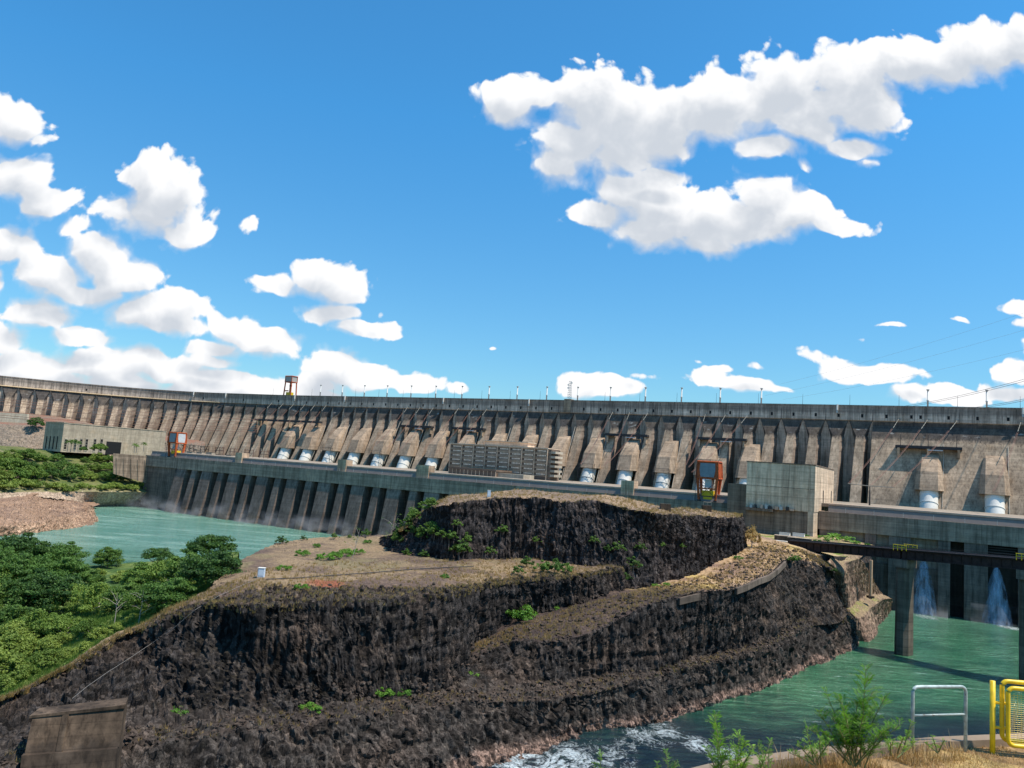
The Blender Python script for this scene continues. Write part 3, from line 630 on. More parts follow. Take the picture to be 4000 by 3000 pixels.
PEN = [J0-UNIT/2+UNIT*i-7+.5*i*.55 for i in range(0, 16)]
for s in PEN: penstock(s)
for s in (634., 674.): penstock(s)

# scaffolds around some of the pipes, ladders and drains on the casings
def scaffold(s):
    g = MB(); t0 = tf(60)+9.5
    for x in (-7.2, 7.2):
        for t in (t0-3, t0): g.tube([D(s+x, t, 48), D(s+x, t, 68)], .16, 4)
        for z in range(51, 68, 4): g.tube([D(s+x, t0-3, z), D(s+x, t0, z)], .12, 4); g.tube([D(s+x, t0-3, z), D(s+x, t0, z+4)], .10, 4)
    for z in (56, 62, 68): g.tube([D(s-7.2, t0, z), D(s+7.2, t0, z)], .14, 4)
    g.build('scaffold', M_steel, dam)
for k in (2, 4, 11, 13): scaffold(PEN[k])
rs_ = random.Random(4)
for k, s in enumerate(PEN+[634., 674.]):
    x = rs_.choice((-8.8, 8.6)); z0 = rs_.uniform(60, 66); g = MB(); g.tube([D(s+x, tf(z)+.5, z) for z in (z0-10, 75, rs_.uniform(92, 103))], .22, 5); g.build('drain_pipe', M_pale if k % 3 else M_steel, dam)
# ------------------------------------------------------------------ the powerhouse along the river
PA = P(579, 1778, 47.8); PDS = P(4000, 2062, 47.8)-PA; PDS /= np.linalg.norm(PDS); PN = np.array([PDS[1], -PDS[0], 0]); UPZ = np.array([0, 0, 1.])
def E(s, t, z): q = PA+PDS*s+PN*t; return np.array([q[0], q[1], z])
def wall_hit(u, v, t):                  # s and z where a sight line meets the plane t metres downstream of the powerhouse front
    d = ray(u, v); o = PA+PN*t; k = ((o-EYE)@PN)/(d@PN); q = EYE+d*k; return (q-PA)@PDS, q[2]
M_ph = concrete('powerhouse_concrete', (.27, .205, .16), streak=.75, dark=.6, bands=((-3, 5, (.10, .085, .065), .8),))
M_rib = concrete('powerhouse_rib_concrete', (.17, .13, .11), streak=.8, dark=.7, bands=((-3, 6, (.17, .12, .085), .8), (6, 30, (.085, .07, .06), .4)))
M_in = concrete('powerhouse_recess', (.045, .034, .028), streak=.6, dark=.5)  # back wall of the bays, near black: recess shade put into its colour
M_glaz = plain('grey_roof_edge', (.20, .165, .145), .5, .1, var=.08, scale=.2)
M_cop = plain('pink_coping', (.48, .335, .25), .7, var=.15, scale=.4)
M_roof = plain('roof_slab', (.30, .24, .18), .8, var=.15, scale=.1)
LP = 850.
ph = empty('powerhouse', E(340, 0, 0), 'low long concrete powerhouse with dark ribbed bays along the river below the dam', 'powerhouse')
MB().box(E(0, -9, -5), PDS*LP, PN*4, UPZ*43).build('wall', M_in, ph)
MB().box(E(-2, -9.2, 38), PDS*(LP+2), PN*10.4, UPZ*9.8).build('edge_beam', M_ph, ph)
b = MB(); b.hexa([E(2, -9, 47.8), E(LP, -9, 47.8), E(LP, -1.2, 47.8), E(2, -1.2, 47.8), E(2, -9, 51.6), E(LP, -9, 51.6), E(LP, -2.6, 51.6), E(2, -2.6, 51.6)])
S_SPLIT = wall_hit(2880, 1960, 0)[0]; S_R = wall_hit(3236, 1990, -2)[0]
for nm, a_, c_ in (('west', 2, S_SPLIT), ('east', S_R, LP)):
    MB().hexa([E(a_, -9, 47.8), E(c_, -9, 47.8), E(c_, -1.2, 47.85), E(a_, -1.2, 47.85), E(a_, -9, 51.4), E(c_, -9, 51.4), E(c_, -2.4, 51.4), E(a_, -2.4, 51.4)]).build('roof_edge_panel', M_glaz, ph)
    MB().box(E(a_, -10, 51.4), PDS*(c_-a_), PN*8, UPZ*.9).build('coping', M_cop, ph)
MB().box(E(-2, -150, 50.2), PDS*(LP+2), PN*140.8, UPZ*1.9).build('roof', M_roof, ph)
MB().box(E(-2, -9.3, -5), PDS*43, PN*9.2, UPZ*43).build('end_wall', M_rib, ph)
PH0 = wall_hit(1246, 1863, 1)[0]
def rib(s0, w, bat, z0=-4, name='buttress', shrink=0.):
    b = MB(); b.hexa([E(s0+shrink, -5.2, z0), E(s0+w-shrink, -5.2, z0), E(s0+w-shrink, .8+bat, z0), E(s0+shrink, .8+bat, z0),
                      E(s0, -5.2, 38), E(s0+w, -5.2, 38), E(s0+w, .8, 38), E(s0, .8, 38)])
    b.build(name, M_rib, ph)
sr0 = wall_hit(3766, 2300, 3)[0]; sr1 = wall_hit(3859, 2300, 3)[0]
k = -8
while True:
    s = PH0+34.4*k; k += 1
    if s > S_SPLIT: break
    if s < 40: continue
    rib(s, 13., 9.5, shrink=1.2); rib(s+21, 6.6, 9.5, shrink=.4)
for k in range(-5, 6):
    s = sr0+34.4*k
    if s < S_SPLIT+20 or s > LP-20: continue
    closed = k < -0
    rib(s, sr1-sr0, 2.5); rib(s+21.5+1.4, 5.4, 2.5)
    for q, wq in ((sr1-sr0, 22.9-(sr1-sr0)), (28.3, 6.1)):
        if k == -1 and q > 20: continue
        if k >= 0 or (k == -1 and q < 20 and False):
            g = MB()                                     # louvres at the top of the open bays
            for i in range(6): g.box(E(s+q+.1, -2.5, 30.5+i*1.2), PDS*(wq-.2), PN*.8, UPZ*.45)
            MB().box(E(s+q, -5.1, 29.5), PDS*wq, PN*1.4, UPZ*8.4).build('louvre_backing', M_dark, ph)
            for i in range(6): pass
            g.build('louvre', M_steel, ph)
        else:
            MB().box(E(s+q, -5, -4), PDS*wq, PN*4.6, UPZ*27).build('bay_wall', M_rib, ph)
            MB().box(E(s+q, -5, 23), PDS*wq, PN*3.4, UPZ*14.9).build('bay_panel', M_ph, ph)
# stair blocks standing on the roof edge
for u, v0, v1, w in ((1333, 1795, 1833, 8.5), (1650, 1817, 1838, 11), (2449, 1877, 1927, 8.5), (930, 1768, 1801, 8)):
    s, z0 = wall_hit(u, v1, -.8); z1 = wall_hit(u, v0, -.8)[1]
    MB().box(E(s-w/2, -8.5, 47.8), PDS*w, PN*7.7, UPZ*(z1-47.8)).build('stair_block', M_butt, ph)
b = MB()
s = 20.
# thin posts of the roof edge handrail, with one rail
for i in range(60):
    s = 12+i*14.
    if S_SPLIT-8 < s < S_R+4 or s > LP-10: continue
    b.tube([E(s, .6, 47.8), E(s, .6, 50.4)], .09, 5)
b.build('railing', M_grey, ph)

# ------------------------------------------------------------------ concrete hall on the right, with its low wing
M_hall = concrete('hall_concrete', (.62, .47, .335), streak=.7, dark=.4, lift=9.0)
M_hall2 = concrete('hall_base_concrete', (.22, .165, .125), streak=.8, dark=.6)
HC = np.array(PY(3178, 2094, 415)); HC[2] = 0
def Hh(a, d, z): q = HC-PDS*a-PN*d; return np.array([q[0], q[1], z])      # a metres left of the corner, d metres back from the front
def zat(u, v, y): return PY(u, v, y)[2]
hz0, hz1, hz2 = zat(3172, 2100, 415)-1.5, zat(3172, 2001, 415), zat(3178, 1818, 415)
hall = empty('concrete_hall', Hh(15, 20, hz0), 'windowless grey concrete hall with a bright side wall, right end of the ribbed powerhouse', 'hall')
b = MB(); 
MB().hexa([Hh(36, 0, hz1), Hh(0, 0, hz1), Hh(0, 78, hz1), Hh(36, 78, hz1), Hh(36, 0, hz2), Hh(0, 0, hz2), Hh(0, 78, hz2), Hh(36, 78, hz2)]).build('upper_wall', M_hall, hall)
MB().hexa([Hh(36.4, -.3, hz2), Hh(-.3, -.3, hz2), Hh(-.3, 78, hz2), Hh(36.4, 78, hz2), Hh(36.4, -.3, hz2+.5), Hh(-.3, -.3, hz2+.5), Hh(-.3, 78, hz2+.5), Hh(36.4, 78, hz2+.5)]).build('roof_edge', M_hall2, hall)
for i in range(5):
    a = 2.5+i*7.0
    MB().hexa([Hh(a+.35, -.25, hz1+.2), Hh(a, -.25, hz1+.2), Hh(a, 0, hz1+.2), Hh(a+.35, 0, hz1+.2), Hh(a+.35, -.25, hz2-.2), Hh(a, -.25, hz2-.2), Hh(a, 0, hz2-.2), Hh(a+.35, 0, hz2-.2)]).build('pilaster_strip', M_hall, hall)
MB().hexa([Hh(36, -.1, hz1+12), Hh(0, -.1, hz1+12), Hh(0, .1, hz1+12), Hh(36, .1, hz1+12), Hh(36, -.1, hz1+12.25), Hh(0, -.1, hz1+12.25), Hh(0, .1, hz1+12.25), Hh(36, .1, hz1+12.25)]).build('seam', M_hall2, hall)
for d, w in ((31, 3.5), (66, 3.2)):
    MB().hexa([Hh(.3, d, hz1), Hh(-.06, d, hz1), Hh(-.06, d+w, hz1), Hh(.3, d+w, hz1), Hh(.3, d, hz1+12), Hh(-.06, d, hz1+12), Hh(-.06, d+w, hz1+12), Hh(.3, d+w, hz1+12)]).build('slot_opening', M_dark, hall)
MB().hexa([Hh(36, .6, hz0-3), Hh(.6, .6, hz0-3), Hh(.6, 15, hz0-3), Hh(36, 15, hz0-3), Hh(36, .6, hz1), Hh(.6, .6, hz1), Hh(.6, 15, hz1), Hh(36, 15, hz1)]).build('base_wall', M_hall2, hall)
MB().hexa([Hh(3.2, -.3, hz0-3), Hh(.3, -.3, hz0-3), Hh(.3, 15.2, hz0-3), Hh(3.2, 15.2, hz0-3), Hh(3.2, -.3, hz1), Hh(.3, -.3, hz1), Hh(.3, 15.2, hz1), Hh(3.2, 15.2, hz1)]).build('corner_pier', M_hall, hall)
MB().hexa([Hh(36, -3, hz1-1.6), Hh(21, -3, hz1-1.6), Hh(21, .6, hz1-1.6), Hh(36, .6, hz1-1.6), Hh(36, -3, hz1-.2), Hh(21, -3, hz1-.2), Hh(21, .6, hz1-.2), Hh(36, .6, hz1-.2)]).build('ledge', M_hall2, hall)
wz = zat(2838, 1886, 435)
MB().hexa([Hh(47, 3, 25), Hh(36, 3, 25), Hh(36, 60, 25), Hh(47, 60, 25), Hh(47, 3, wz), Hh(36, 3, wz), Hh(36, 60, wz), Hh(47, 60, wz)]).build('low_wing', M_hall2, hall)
rng = random.Random(3)
for i in range(9):                       # pumps and cabinets on the ledge below the wall
    a = 33-i*2.7+rng.uniform(-.6, .6)
    g = MB(); h_ = rng.uniform(.9, 2.3); g.cbox(Hh(a, -1.2, hz1-.2), rng.uniform(.9, 2), 1.4, h_, PDS, PN); g.tube([Hh(a+.3, -1.2, hz1-.2+h_), Hh(a+.3, -1.2, hz1+.4+h_)], .15, 6)
    tag(g.build('equipment_cabinet', [M_grey, M_steel, M_cop][i % 3]), ['pale grey', 'dark', 'rusty pink'][i % 3]+' machinery cabinet on the concrete hall ledge, '+['first', 'second', 'third', 'fourth', 'fifth', 'sixth', 'seventh', 'eighth', 'ninth'][i]+' from the left', 'cabinet', 'machinery on the hall ledge')

# ------------------------------------------------------------------ office block between powerhouse and dam
M_off = concrete('office_concrete', (.62, .46, .33), streak=.3, lift=30)
M_offd = plain('office_dark_band', (.15, .105, .078), .6, var=.2, scale=.2)
M_win = plain('office_window', (.74, .60, .47), .5, var=.3, scale=.6)
M_tan = concrete('office_balcony', (.42, .36, .28), streak=.3, lift=30)
OT = ((PY(1950, 1800, 610)-PA)@PN)
s0, _ = wall_hit(1757, 1790, OT); s1, _ = wall_hit(2136, 1810, OT); oz1 = wall_hit(1757, 1733, OT)[1]; oz0 = 51.5
off = empty('office_building', E((s0+s1)/2, OT-9, oz0), 'six storey office block with banded louvred front, standing before the dam', 'office building')
MB().hexa([E(s0, OT-22, oz0), E(s1, OT-22, oz0), E(s1, OT-.8, oz0), E(s0, OT-.8, oz0), E(s0, OT-22, oz1), E(s1, OT-22, oz1), E(s1, OT-.8, oz1), E(s0, OT-.8, oz1)]).build('wall', M_offd, off)
nf = 6; fh = (oz1-oz0-3.2)/nf; ncol = 8; bw = (s1-s0)/ncol
for i in range(nf):
    z = oz0+3.2+i*fh
    MB().box(E(s0-.3, OT-.8, z+fh*.82), PDS*(s1-s0+.6), PN*.55, UPZ*.42).build('floor_band', M_off, off)
    MB().box(E(s0-.3, OT-.8, z+fh*.10), PDS*(s1-s0+.6), PN*.4, UPZ*.30).build('floor_band', M_off, off)
    for j in range(ncol):
        w = MB(); a = s0+j*bw+bw*.2
        for q in range(6): w.box(E(a+q*bw*.115, OT-.85, z+fh*.36), PDS*bw*.088, PN*.25, UPZ*fh*.32)
        w.build('window', M_win, off)
for j in range(ncol+1):
    MB().box(E(s0+j*bw-.3, OT-.9, oz0), PDS*.5, PN*1.3, UPZ*(oz1-oz0)).build('column', M_off, off)
MB().box(E(s0-.5, OT-22.5, oz1), PDS*(s1-s0+1), PN*22.9, UPZ*.7).build('roof', M_off, off)
for i in range(nf):                      # balconies on the lit end
    z = oz0+3.2+i*fh
    MB().box(E(s1+.05, OT-13.5, z+fh*.05), PDS*6.6, PN*13, UPZ*fh*.50).build('balcony', M_tan, off)
MB().box(E(s1+.05, OT-13, oz0), PDS*3.0, PN*12.5, UPZ*(oz1-oz0)).build('end_wall', M_offd, off)
sp0, zp0 = wall_hit(1895, 1722, OT-8); sp1, _ = wall_hit(2061, 1740, OT-8)
MB().box(E(sp0, OT-20, oz1+.7), PDS*(sp1-sp0), PN*12, UPZ*max(2.5, zp0-oz1-.7)).build('penthouse', M_off, off)
MB().box(E(sp0-1, OT-21, max(oz1+3.2, zp0)), PDS*(sp1-sp0+2), PN*14, UPZ*.6).build('roof', M_tan, off)
# podium in front with a colonnade, and the pale porch
PT_ = OT+26; q0, _ = wall_hit(1753, 1850, PT_); q1, _ = wall_hit(1935, 1865, PT_); pz1 = wall_hit(1753, 1829, PT_)[1]
MB().box(E(q0, OT+1, oz0), PDS*(q1-q0), PN*25, UPZ*(pz1-oz0)).build('podium', M_offd, off)
MB().box(E(q0-.4, OT+1, pz1), PDS*(q1-q0+.8), PN*25.6, UPZ*1.3).build('podium_roof', M_offd, off)
for i in range(13): MB().box(E(q0+(q1-q0)*i/12-.2, PT_, oz0), PDS*.4, PN*.4, UPZ*(pz1-oz0)).build('podium_column', M_off, off)
MB().box(E(q1+.2, OT+6, oz0), PDS*22, PN*17, UPZ*3.6).build('porch', M_tan, off)

# ------------------------------------------------------------------ hall far left
M_lh = concrete('far_hall_concrete', (.46, .375, .275), streak=.45, dark=.3, lift=40)
LC = np.array(PY(237, 1757, 747)); lz0 = LC[2]-2; lz1 = zat(253, 1653, 747)
LX = np.array([.6, .8, 0]); LY = np.array([-.8, .6, 0])
def Lh(a, d, z): q = LC+LX*a+LY*d; return np.array([q[0], q[1], z])
fh_ = empty('assembly_hall', Lh(50, 20, lz0), 'long pale concrete hall with a black gateway, far left below the dam', 'hall')
MB().hexa([Lh(0, 0, lz0), Lh(104, 0, lz0), Lh(104, 40, lz0), Lh(0, 40, lz0), Lh(0, 0, lz1), Lh(104, 0, lz1), Lh(104, 40, lz1), Lh(0, 40, lz1)]).build('wall', M_lh, fh_)
MB().hexa([Lh(-.4, -.4, lz1), Lh(104.4, -.4, lz1), Lh(104.4, 40.4, lz1), Lh(-.4, 40.4, lz1), Lh(-.4, -.4, lz1+.7), Lh(104.4, -.4, lz1+.7), Lh(104.4, 40.4, lz1+.7), Lh(-.4, 40.4, lz1+.7)]).build('roof', M_lh, fh_)
def lface(u, v):
    n = -LY; d = ray(u, v); k = ((LC-EYE)@n)/(d@n); q = EYE+d*k; return (q-LC)@LX, q[2]
def lend(u, v):
    n = -LX; d = ray(u, v); k = ((LC-EYE)@n)/(d@n); q = EYE+d*k; return (q-LC)@LY, q[2]
a0, _ = lface(414, 1745); a1, zt = lface(475, 1728)
MB().box(Lh(a0, -.15, lz0), LX*(a1-a0), LY*.6, UPZ*(zt-lz0)).build('gateway', M_dark, fh_)
for u in (258, 296, 318, 340, 372, 398):
    a, zt = lface(u, 1712); 
    w = MB().box(Lh(a-1.2, -.3, lz0+2), LX*2.6, LY*.5, UPZ*(zt-lz0-2)).build('window', M_tan, fh_)
    for r in range(4): MB().box(Lh(a-.95, -.36, lz0+3+r*(zt-lz0-3.6)/4), LX*2.1, LY*.2, UPZ*(zt-lz0-4)/4*.88).build('pane', M_dark, w)
for u in (184, 198, 212, 226):
    d_, zt = lend(u, 1704)
    MB().box(Lh(-.2, d_-1., lz0+2), LX*.5, LY*2, UPZ*(zt-lz0-2)).build('window', M_dark, fh_)
# retaining walls
def rwall(name, u0, u1, y0, y1, vt0, vt1, vb0, vb1, mat, label, th=3, pil=0):
    r = empty(name, (PY(u0, vb0, y0)+PY(u1, vb1, y1))/2, label, 'retaining wall')
    a, b_, c, d_ = PY(u0, vb0, y0), PY(u1, vb1, y1), PY(u0, vt0, y0), PY(u1, vt1, y1); bk = np.array([0, th, 0])
    MB().hexa([a, b_, b_+bk, a+bk, c, d_, d_+bk, c+bk]).build('wall', mat, r)
    for i in range(pil):
        f = (i+.5)/pil; lo = a*(1-f)+b_*f; hi = c*(1-f)+d_*f
        g = MB(); g.hexa([lo+(-.7, -.8, 0), lo+(.7, -.8, 0), lo+(.7, 0, 0), lo+(-.7, 0, 0), hi+(-.7, -.8, -4), hi+(.7, -.8, -4), hi+(.7, 0, -4), hi+(-.7, 0, -4)]); g.build('pilaster', mat, r)
    return r
rwall('retaining_wall', 442, 580, 700, 722, 1771, 1782, 1850, 1890, concrete('stained_wall', (.27, .20, .145), streak=.8, dark=.7), 'stained pale retaining wall between the green slope and the dark powerhouse end', pil=5)
rwall('retaining_wall', -120, 107, 845, 858, 1604, 1617, 1648, 1658, concrete('pale_wall', (.50, .43, .32), streak=.3), 'pale concrete wall at the left edge, at the foot of the dam above the rock face')
# ------------------------------------------------------------------ concrete block, lower left corner
bk = empty('concrete_bunker', P(300, 2960, 9), 'weathered concrete abutment block with small square holes, lower left corner', 'concrete block')
M_bunk = concrete('bunker_concrete', (.105, .072, .048), streak=1.1, dark=1.1, grain=.7, lift=1.6, bands=((7.6, 8.6, (.22, .13, .07), .7), (12, 15, (.05, .038, .03), .7)))
f0, f1 = PY(127, 2804, 116), PY(484, 2764, 121); g0, g1 = PY(96, 2945, 114.2), PY(466, 2918, 119); h0, h1 = PY(72, 3080, 112.5), PY(445, 3080, 117)
back = np.array([-1, 3.2, 0])
b = MB(); b.hexa([h0, h1, h1+back, h0+back, g0+(0, -.7, 0), g1+(0, -.7, 0), g1+back, g0+back]); b.build('plinth', M_bunk, bk)
b = MB(); b.hexa([g0, g1, g1+back, g0+back, f0, f1, f1+back, f0+back]); b.build('wall', M_bunk, bk)
b = MB(); b.hexa([f0+(-.3, -.3, 0), f1+(.3, -.3, 0), f1+back, f0+back, f0+(-.3, -.3, .35), f1+(.3, -.3, .5), f1+back+(0, 0, .5), f0+back+(0, 0, .35)]); b.build('coping', M_bunk, bk)
for f in (.1, .22, .57, .72, .76, .86, .95):
    p = (g0*(1-f)+g1*f); MB().cbox(p+(0, -.72, -1.7), .75, .5, .5).build('hole', M_dark, bk)
p = f0*.64+f1*.36; q = g0*.64+g1*.36
MB().hexa([q+(-.4, -.35, 0), q+(.4, -.35, 0), q+(.4, 0, 0), q+(-.4, 0, 0), p+(-.4, -.3, 0), p+(.4, -.3, 0), p+(.4, 0, 0), p+(-.4, 0, 0)]).build('rib', M_bunk, bk)

# ------------------------------------------------------------------ rail bridge on its piers
M_girder = plain('dark_painted_girder', (.030, .022, .020), .6, .2, var=.3, scale=.8)
M_red = plain('oxide_red_girder', (.045, .022, .018), .6, .1, var=.35, scale=.8)
M_pier = concrete('pier_concrete', (.17, .13, .095), streak=.7, dark=.5, lift=3, bands=((-2, 2.5, (.10, .085, .06), .8),))
M_yel = plain('yellow_paint', (.62, .44, .02), .45, var=.12, scale=4)
p1 = P(3530, 2556, 0); p2 = P(4022, 2668, 0); BD = (p2-p1)/np.linalg.norm(p2-p1); BN = np.array([BD[1], -BD[0], 0]); SPAN = np.linalg.norm(p2-p1)
br = empty('bridge', p1, 'dark steel girder bridge on tall concrete piers over the green channel on the right', 'bridge')
def Bz(s): return 36.2+.045*s
def Bp(s, t, z): q = p1+BD*s+BN*t; return np.array([q[0], q[1], z])
sL = -47.; sRr = SPAN*2+30
for t, m_ in ((3.2, M_red), (-3.2, M_girder)):
    for a_, c_ in ((sL, -.3), (.3, SPAN-.3), (SPAN+.3, sRr)):
        g = MB()
        for (w, z0, z1) in ((.12, -.55, 2.35), (.75, -.8, -.55), (.75, 2.35, 2.6)):
            g.hexa([Bp(a_, t-w, Bz(a_)+z0), Bp(c_, t-w, Bz(c_)+z0), Bp(c_, t+w, Bz(c_)+z0), Bp(a_, t+w, Bz(a_)+z0), Bp(a_, t-w, Bz(a_)+z1), Bp(c_, t-w, Bz(c_)+z1), Bp(c_, t+w, Bz(c_)+z1), Bp(a_, t+w, Bz(a_)+z1)])
        n = int((c_-a_)/3.2)
        for i in range(n): 
            q = a_+(i+.5)*3.2; g.box(Bp(q, t-.5, Bz(q)-.55), BD*.14, BN*1.0, UPZ*2.9)
        g.build('girder', m_, br)
MB().hexa([Bp(sL, -4.4, Bz(sL)+2.62), Bp(sRr, -4.4, Bz(sRr)+2.62), Bp(sRr, 4.4, Bz(sRr)+2.62), Bp(sL, 4.4, Bz(sL)+2.62), Bp(sL, -4.4, Bz(sL)+2.95), Bp(sRr, -4.4, Bz(sRr)+2.95), Bp(sRr, 4.4, Bz(sRr)+2.95), Bp(sL, 4.4, Bz(sL)+2.95)]).build('deck', M_girder, br)
for t in (-2.6, -1., 1., 2.6):
    MB().tube([Bp(sL, t, Bz(sL)+3.2), Bp(sRr, t, Bz(sRr)+3.2)], .16, 6).build('rail', M_steel, br)
for t, zz_ in ((4.5, 3.6), (4.5, 4.1)): MB().tube([Bp(sL, t, Bz(sL)+zz_), Bp(sRr, t, Bz(sRr)+zz_)], .09, 6).build('side_pipe', M_girder, br)
def pier(s, zb=-4):
    g = MB(); o = []
    for z, k_ in ((zb, 1.04), (Bz(s)-4.0, .96)):
        for (x, y) in ((-3.3, 1.2), (-2.2, 2.4), (2.2, 2.4), (3.3, 1.2), (3.3, -1.2), (2.2, -2.4), (-2.2, -2.4), (-3.3, -1.2)): o.append(Bp(s+y*k_, x*k_, z))
    o2 = o; g.add(o2, [(7, 6, 5, 4, 3, 2, 1, 0), tuple(range(8, 16))]+[(i, (i+1) % 8, 8+(i+1) % 8, 8+i) for i in range(8)])
    pr = g.build('pier', M_pier, br)
    g = MB(); z = Bz(s)-4.0
    g.box(Bp(s-2.6, -4.2, z+.02), BD*5.2, BN*8.4, UPZ*3.1); g.build('pier_cap', M_hall2, pr)
    MB().tube([Bp(s+2.4, 2.0, zb), Bp(s+2.4, 2.0, Bz(s)-2.5)], .22, 8).build('drain_pipe', M_pier, pr)
    g = MB()
    for i in range(4):
        q = s-2.4+i*1.6
        for t in (-4.5, 4.5): g.tube([Bp(q, t, Bz(q)+2.4), Bp(q, t, Bz(q)+4.6)], .14, 6)
    for t in (-4.5, 4.5):
        for zz_ in (3.6, 4.5): g.tube([Bp(s-2.5, t, Bz(s)+zz_), Bp(s+2.5, t, Bz(s)+zz_)], .14, 6)
    g.build('guard_rail', M_yel, br)
pier(0); pier(SPAN); pier(2*SPAN)
ab = MB(); ab.box(Bp(sL-6, -5.5, 24), BD*9, BN*11, UPZ*(Bz(sL)-24)); ab.build('abutment', M_hall, br)
# ------------------------------------------------------------------ gantry cranes
M_or = plain('orange_paint', (.40, .080, .022), .6, var=.3, scale=.8)
M_pan = plain('grey_blue_panel', (.19, .22, .25), .4, .1, var=.1, scale=.5)
M_panL = plain('pale_panel', (.46, .47, .47), .5, var=.08, scale=.5)
M_cable = plain('rusty_conductor', (.19, .10, .075), .7, .2, var=.2, scale=.5)
M_ins = plain('pale_insulator', (.21, .20, .17), .5, var=.2)
def crane(base, X, Y, w, d, h, label, group='orange gantry cranes', M_side=M_or):
    """travelling crane with a tapered body on four splayed legs; X along the rails, Y towards the river"""
    base = np.asarray(base, float); X = np.asarray(X); Y = np.asarray(Y)
    def Q(x, y, z): return base+X*x+Y*y+UPZ*z
    r = empty('gantry_crane', base, label, 'crane', group)
    zb = h*.58; f0, f1, f2 = .40, .5, .455
    def ringp(f, z): return [Q(-w*f, -d*f, z), Q(w*f, -d*f, z), Q(w*f, d*f, z), Q(-w*f, d*f, z)]
    lo, mi, hi = ringp(f0, 0), ringp(f1, zb), ringp(f2, h)
    ctr0, ctr1, ctr2 = Q(0, 0, 0), Q(0, 0, zb), Q(0, 0, h)
    for i in range(4):
        g = MB(); a, c = lo[i], mi[i]; sx = X*w*.075*(1 if i in (0, 3) else -1); sy = Y*d*.13*(1 if i < 2 else -1)
        g.hexa([a, a+sx, a+sx+sy, a+sy, c, c+sx*1.5, c+sx*1.5+sy*1.5, c+sy*1.5]); lg = g.build('leg', M_or, r)
        MB().cbox(a+sx/2+sy/2, w*.13, d*.17, h*.035, X, Y).build('bogie', M_steel, lg)
    g = MB()
    for i in range(4):                   # edge frame of the body
        j = (i+1) % 4
        for p, q in ((mi[i], mi[j]), (hi[i], hi[j]), (mi[i], hi[i])):
            e = (q-p)/np.linalg.norm(q-p); g.tube([p-e*.1, q+e*.1], w*.038, 4)
    g.build('body_frame', M_or, r)
    g = MB(); s_ = .985
    def inn(p, c): return c+(p-c)*s_
    bi, ti = [inn(p, ctr1) for p in mi], [inn(p, ctr2) for p in hi]
    g.hexa(bi+ti); g.build('body', M_or, r)
    for (i, j, m_, nm) in ((2, 3, M_pan, 'window_panel'), (1, 2, M_side, 'side_panel'), (3, 0, M_pan, 'side_panel')):
        nrm = (Y if (i, j) == (2, 3) else X if (i, j) == (1, 2) else -X)
        def L(a, fx, fy): 
            lo_ = mi[i]*(1-fx)+mi[j]*fx; hi_ = hi[i]*(1-fx)+hi[j]*fx; return lo_*(1-fy)+hi_*fy+nrm*.05
        p = [L(0, .20, .07), L(0, .80, .07), L(0, .87, .5), L(0, .86, .90), L(0, .14, .90), L(0, .13, .5)]
        MB().prism(p, nrm*.12).build(nm, m_, r)
    MB().cbox(Q(w*.02, d*.1, h*.34), w*.30, d*.4, h*.20, X, Y).build('cabin', M_panL, r)
    hb = MB().cbox(Q(0, 0, h*.14), w*.52, d*.5, h*.13, X, Y); hb.cbox(Q(0, 0, h*.03), w*.40, d*.4, h*.08, X, Y)
    hb.tube([Q(-w*.15, 0, h*.26), Q(-w*.15, 0, h*.58)], w*.015, 6); hb.tube([Q(w*.15, 0, h*.26), Q(w*.15, 0, h*.58)], w*.015, 6)
    hb.build('hoist_block', M_yel, r)
    g = MB()
    for sy in (-1, 1):                   # stays between the legs, ladder and cables
        g.tube([Q(-w*.42, sy*d*.42, h*.08), Q(w*.45, sy*d*.47, h*.52)], w*.010, 5); g.tube([Q(w*.42, sy*d*.42, h*.08), Q(-w*.45, sy*d*.47, h*.52)], w*.010, 5)
    for x in (-.50, -.47): g.tube([Q(w*x, d*.55, 0), Q(w*x, d*.55, h*1.03)], w*.006, 5)
    for i in range(24): g.tube([Q(-w*.50, d*.55, h*i/23), Q(-w*.47, d*.55, h*i/23)], w*.005, 4)
    for sx in (-1, 1):
        g.tube([Q(sx*w*.45, -d*.45, h*1.05), Q(sx*w*.45, d*.45, h*1.05)], w*.006, 5)
    g.tube([Q(-w*.45, d*.45, h*1.05), Q(w*.45, d*.45, h*1.05)], w*.006, 5); g.build('ladder_and_stays', M_steel, r)
    MB().box(Q(-w*.42, d*.36, h*.30), X*w*.84, Y*d*.06, UPZ*h*.035).build('tie_beam', M_or, r)
    return r
s_, z_ = wall_hit(2766, 1957, -3.2)
crane(E(s_, -3.4, 47.9), PDS, PN, 13.4, 9., 23.6, 'orange gantry crane with yellow hoist, left beside the windowless concrete hall')
s_, z_ = wall_hit(690, 1782, -3.4)
crane(E(s_-3, -4.5, 47.9), PDS, PN, 12., 11., 22.4, 'orange gantry crane at the far left powerhouse end, before the pale assembly hall', M_side=M_panL)
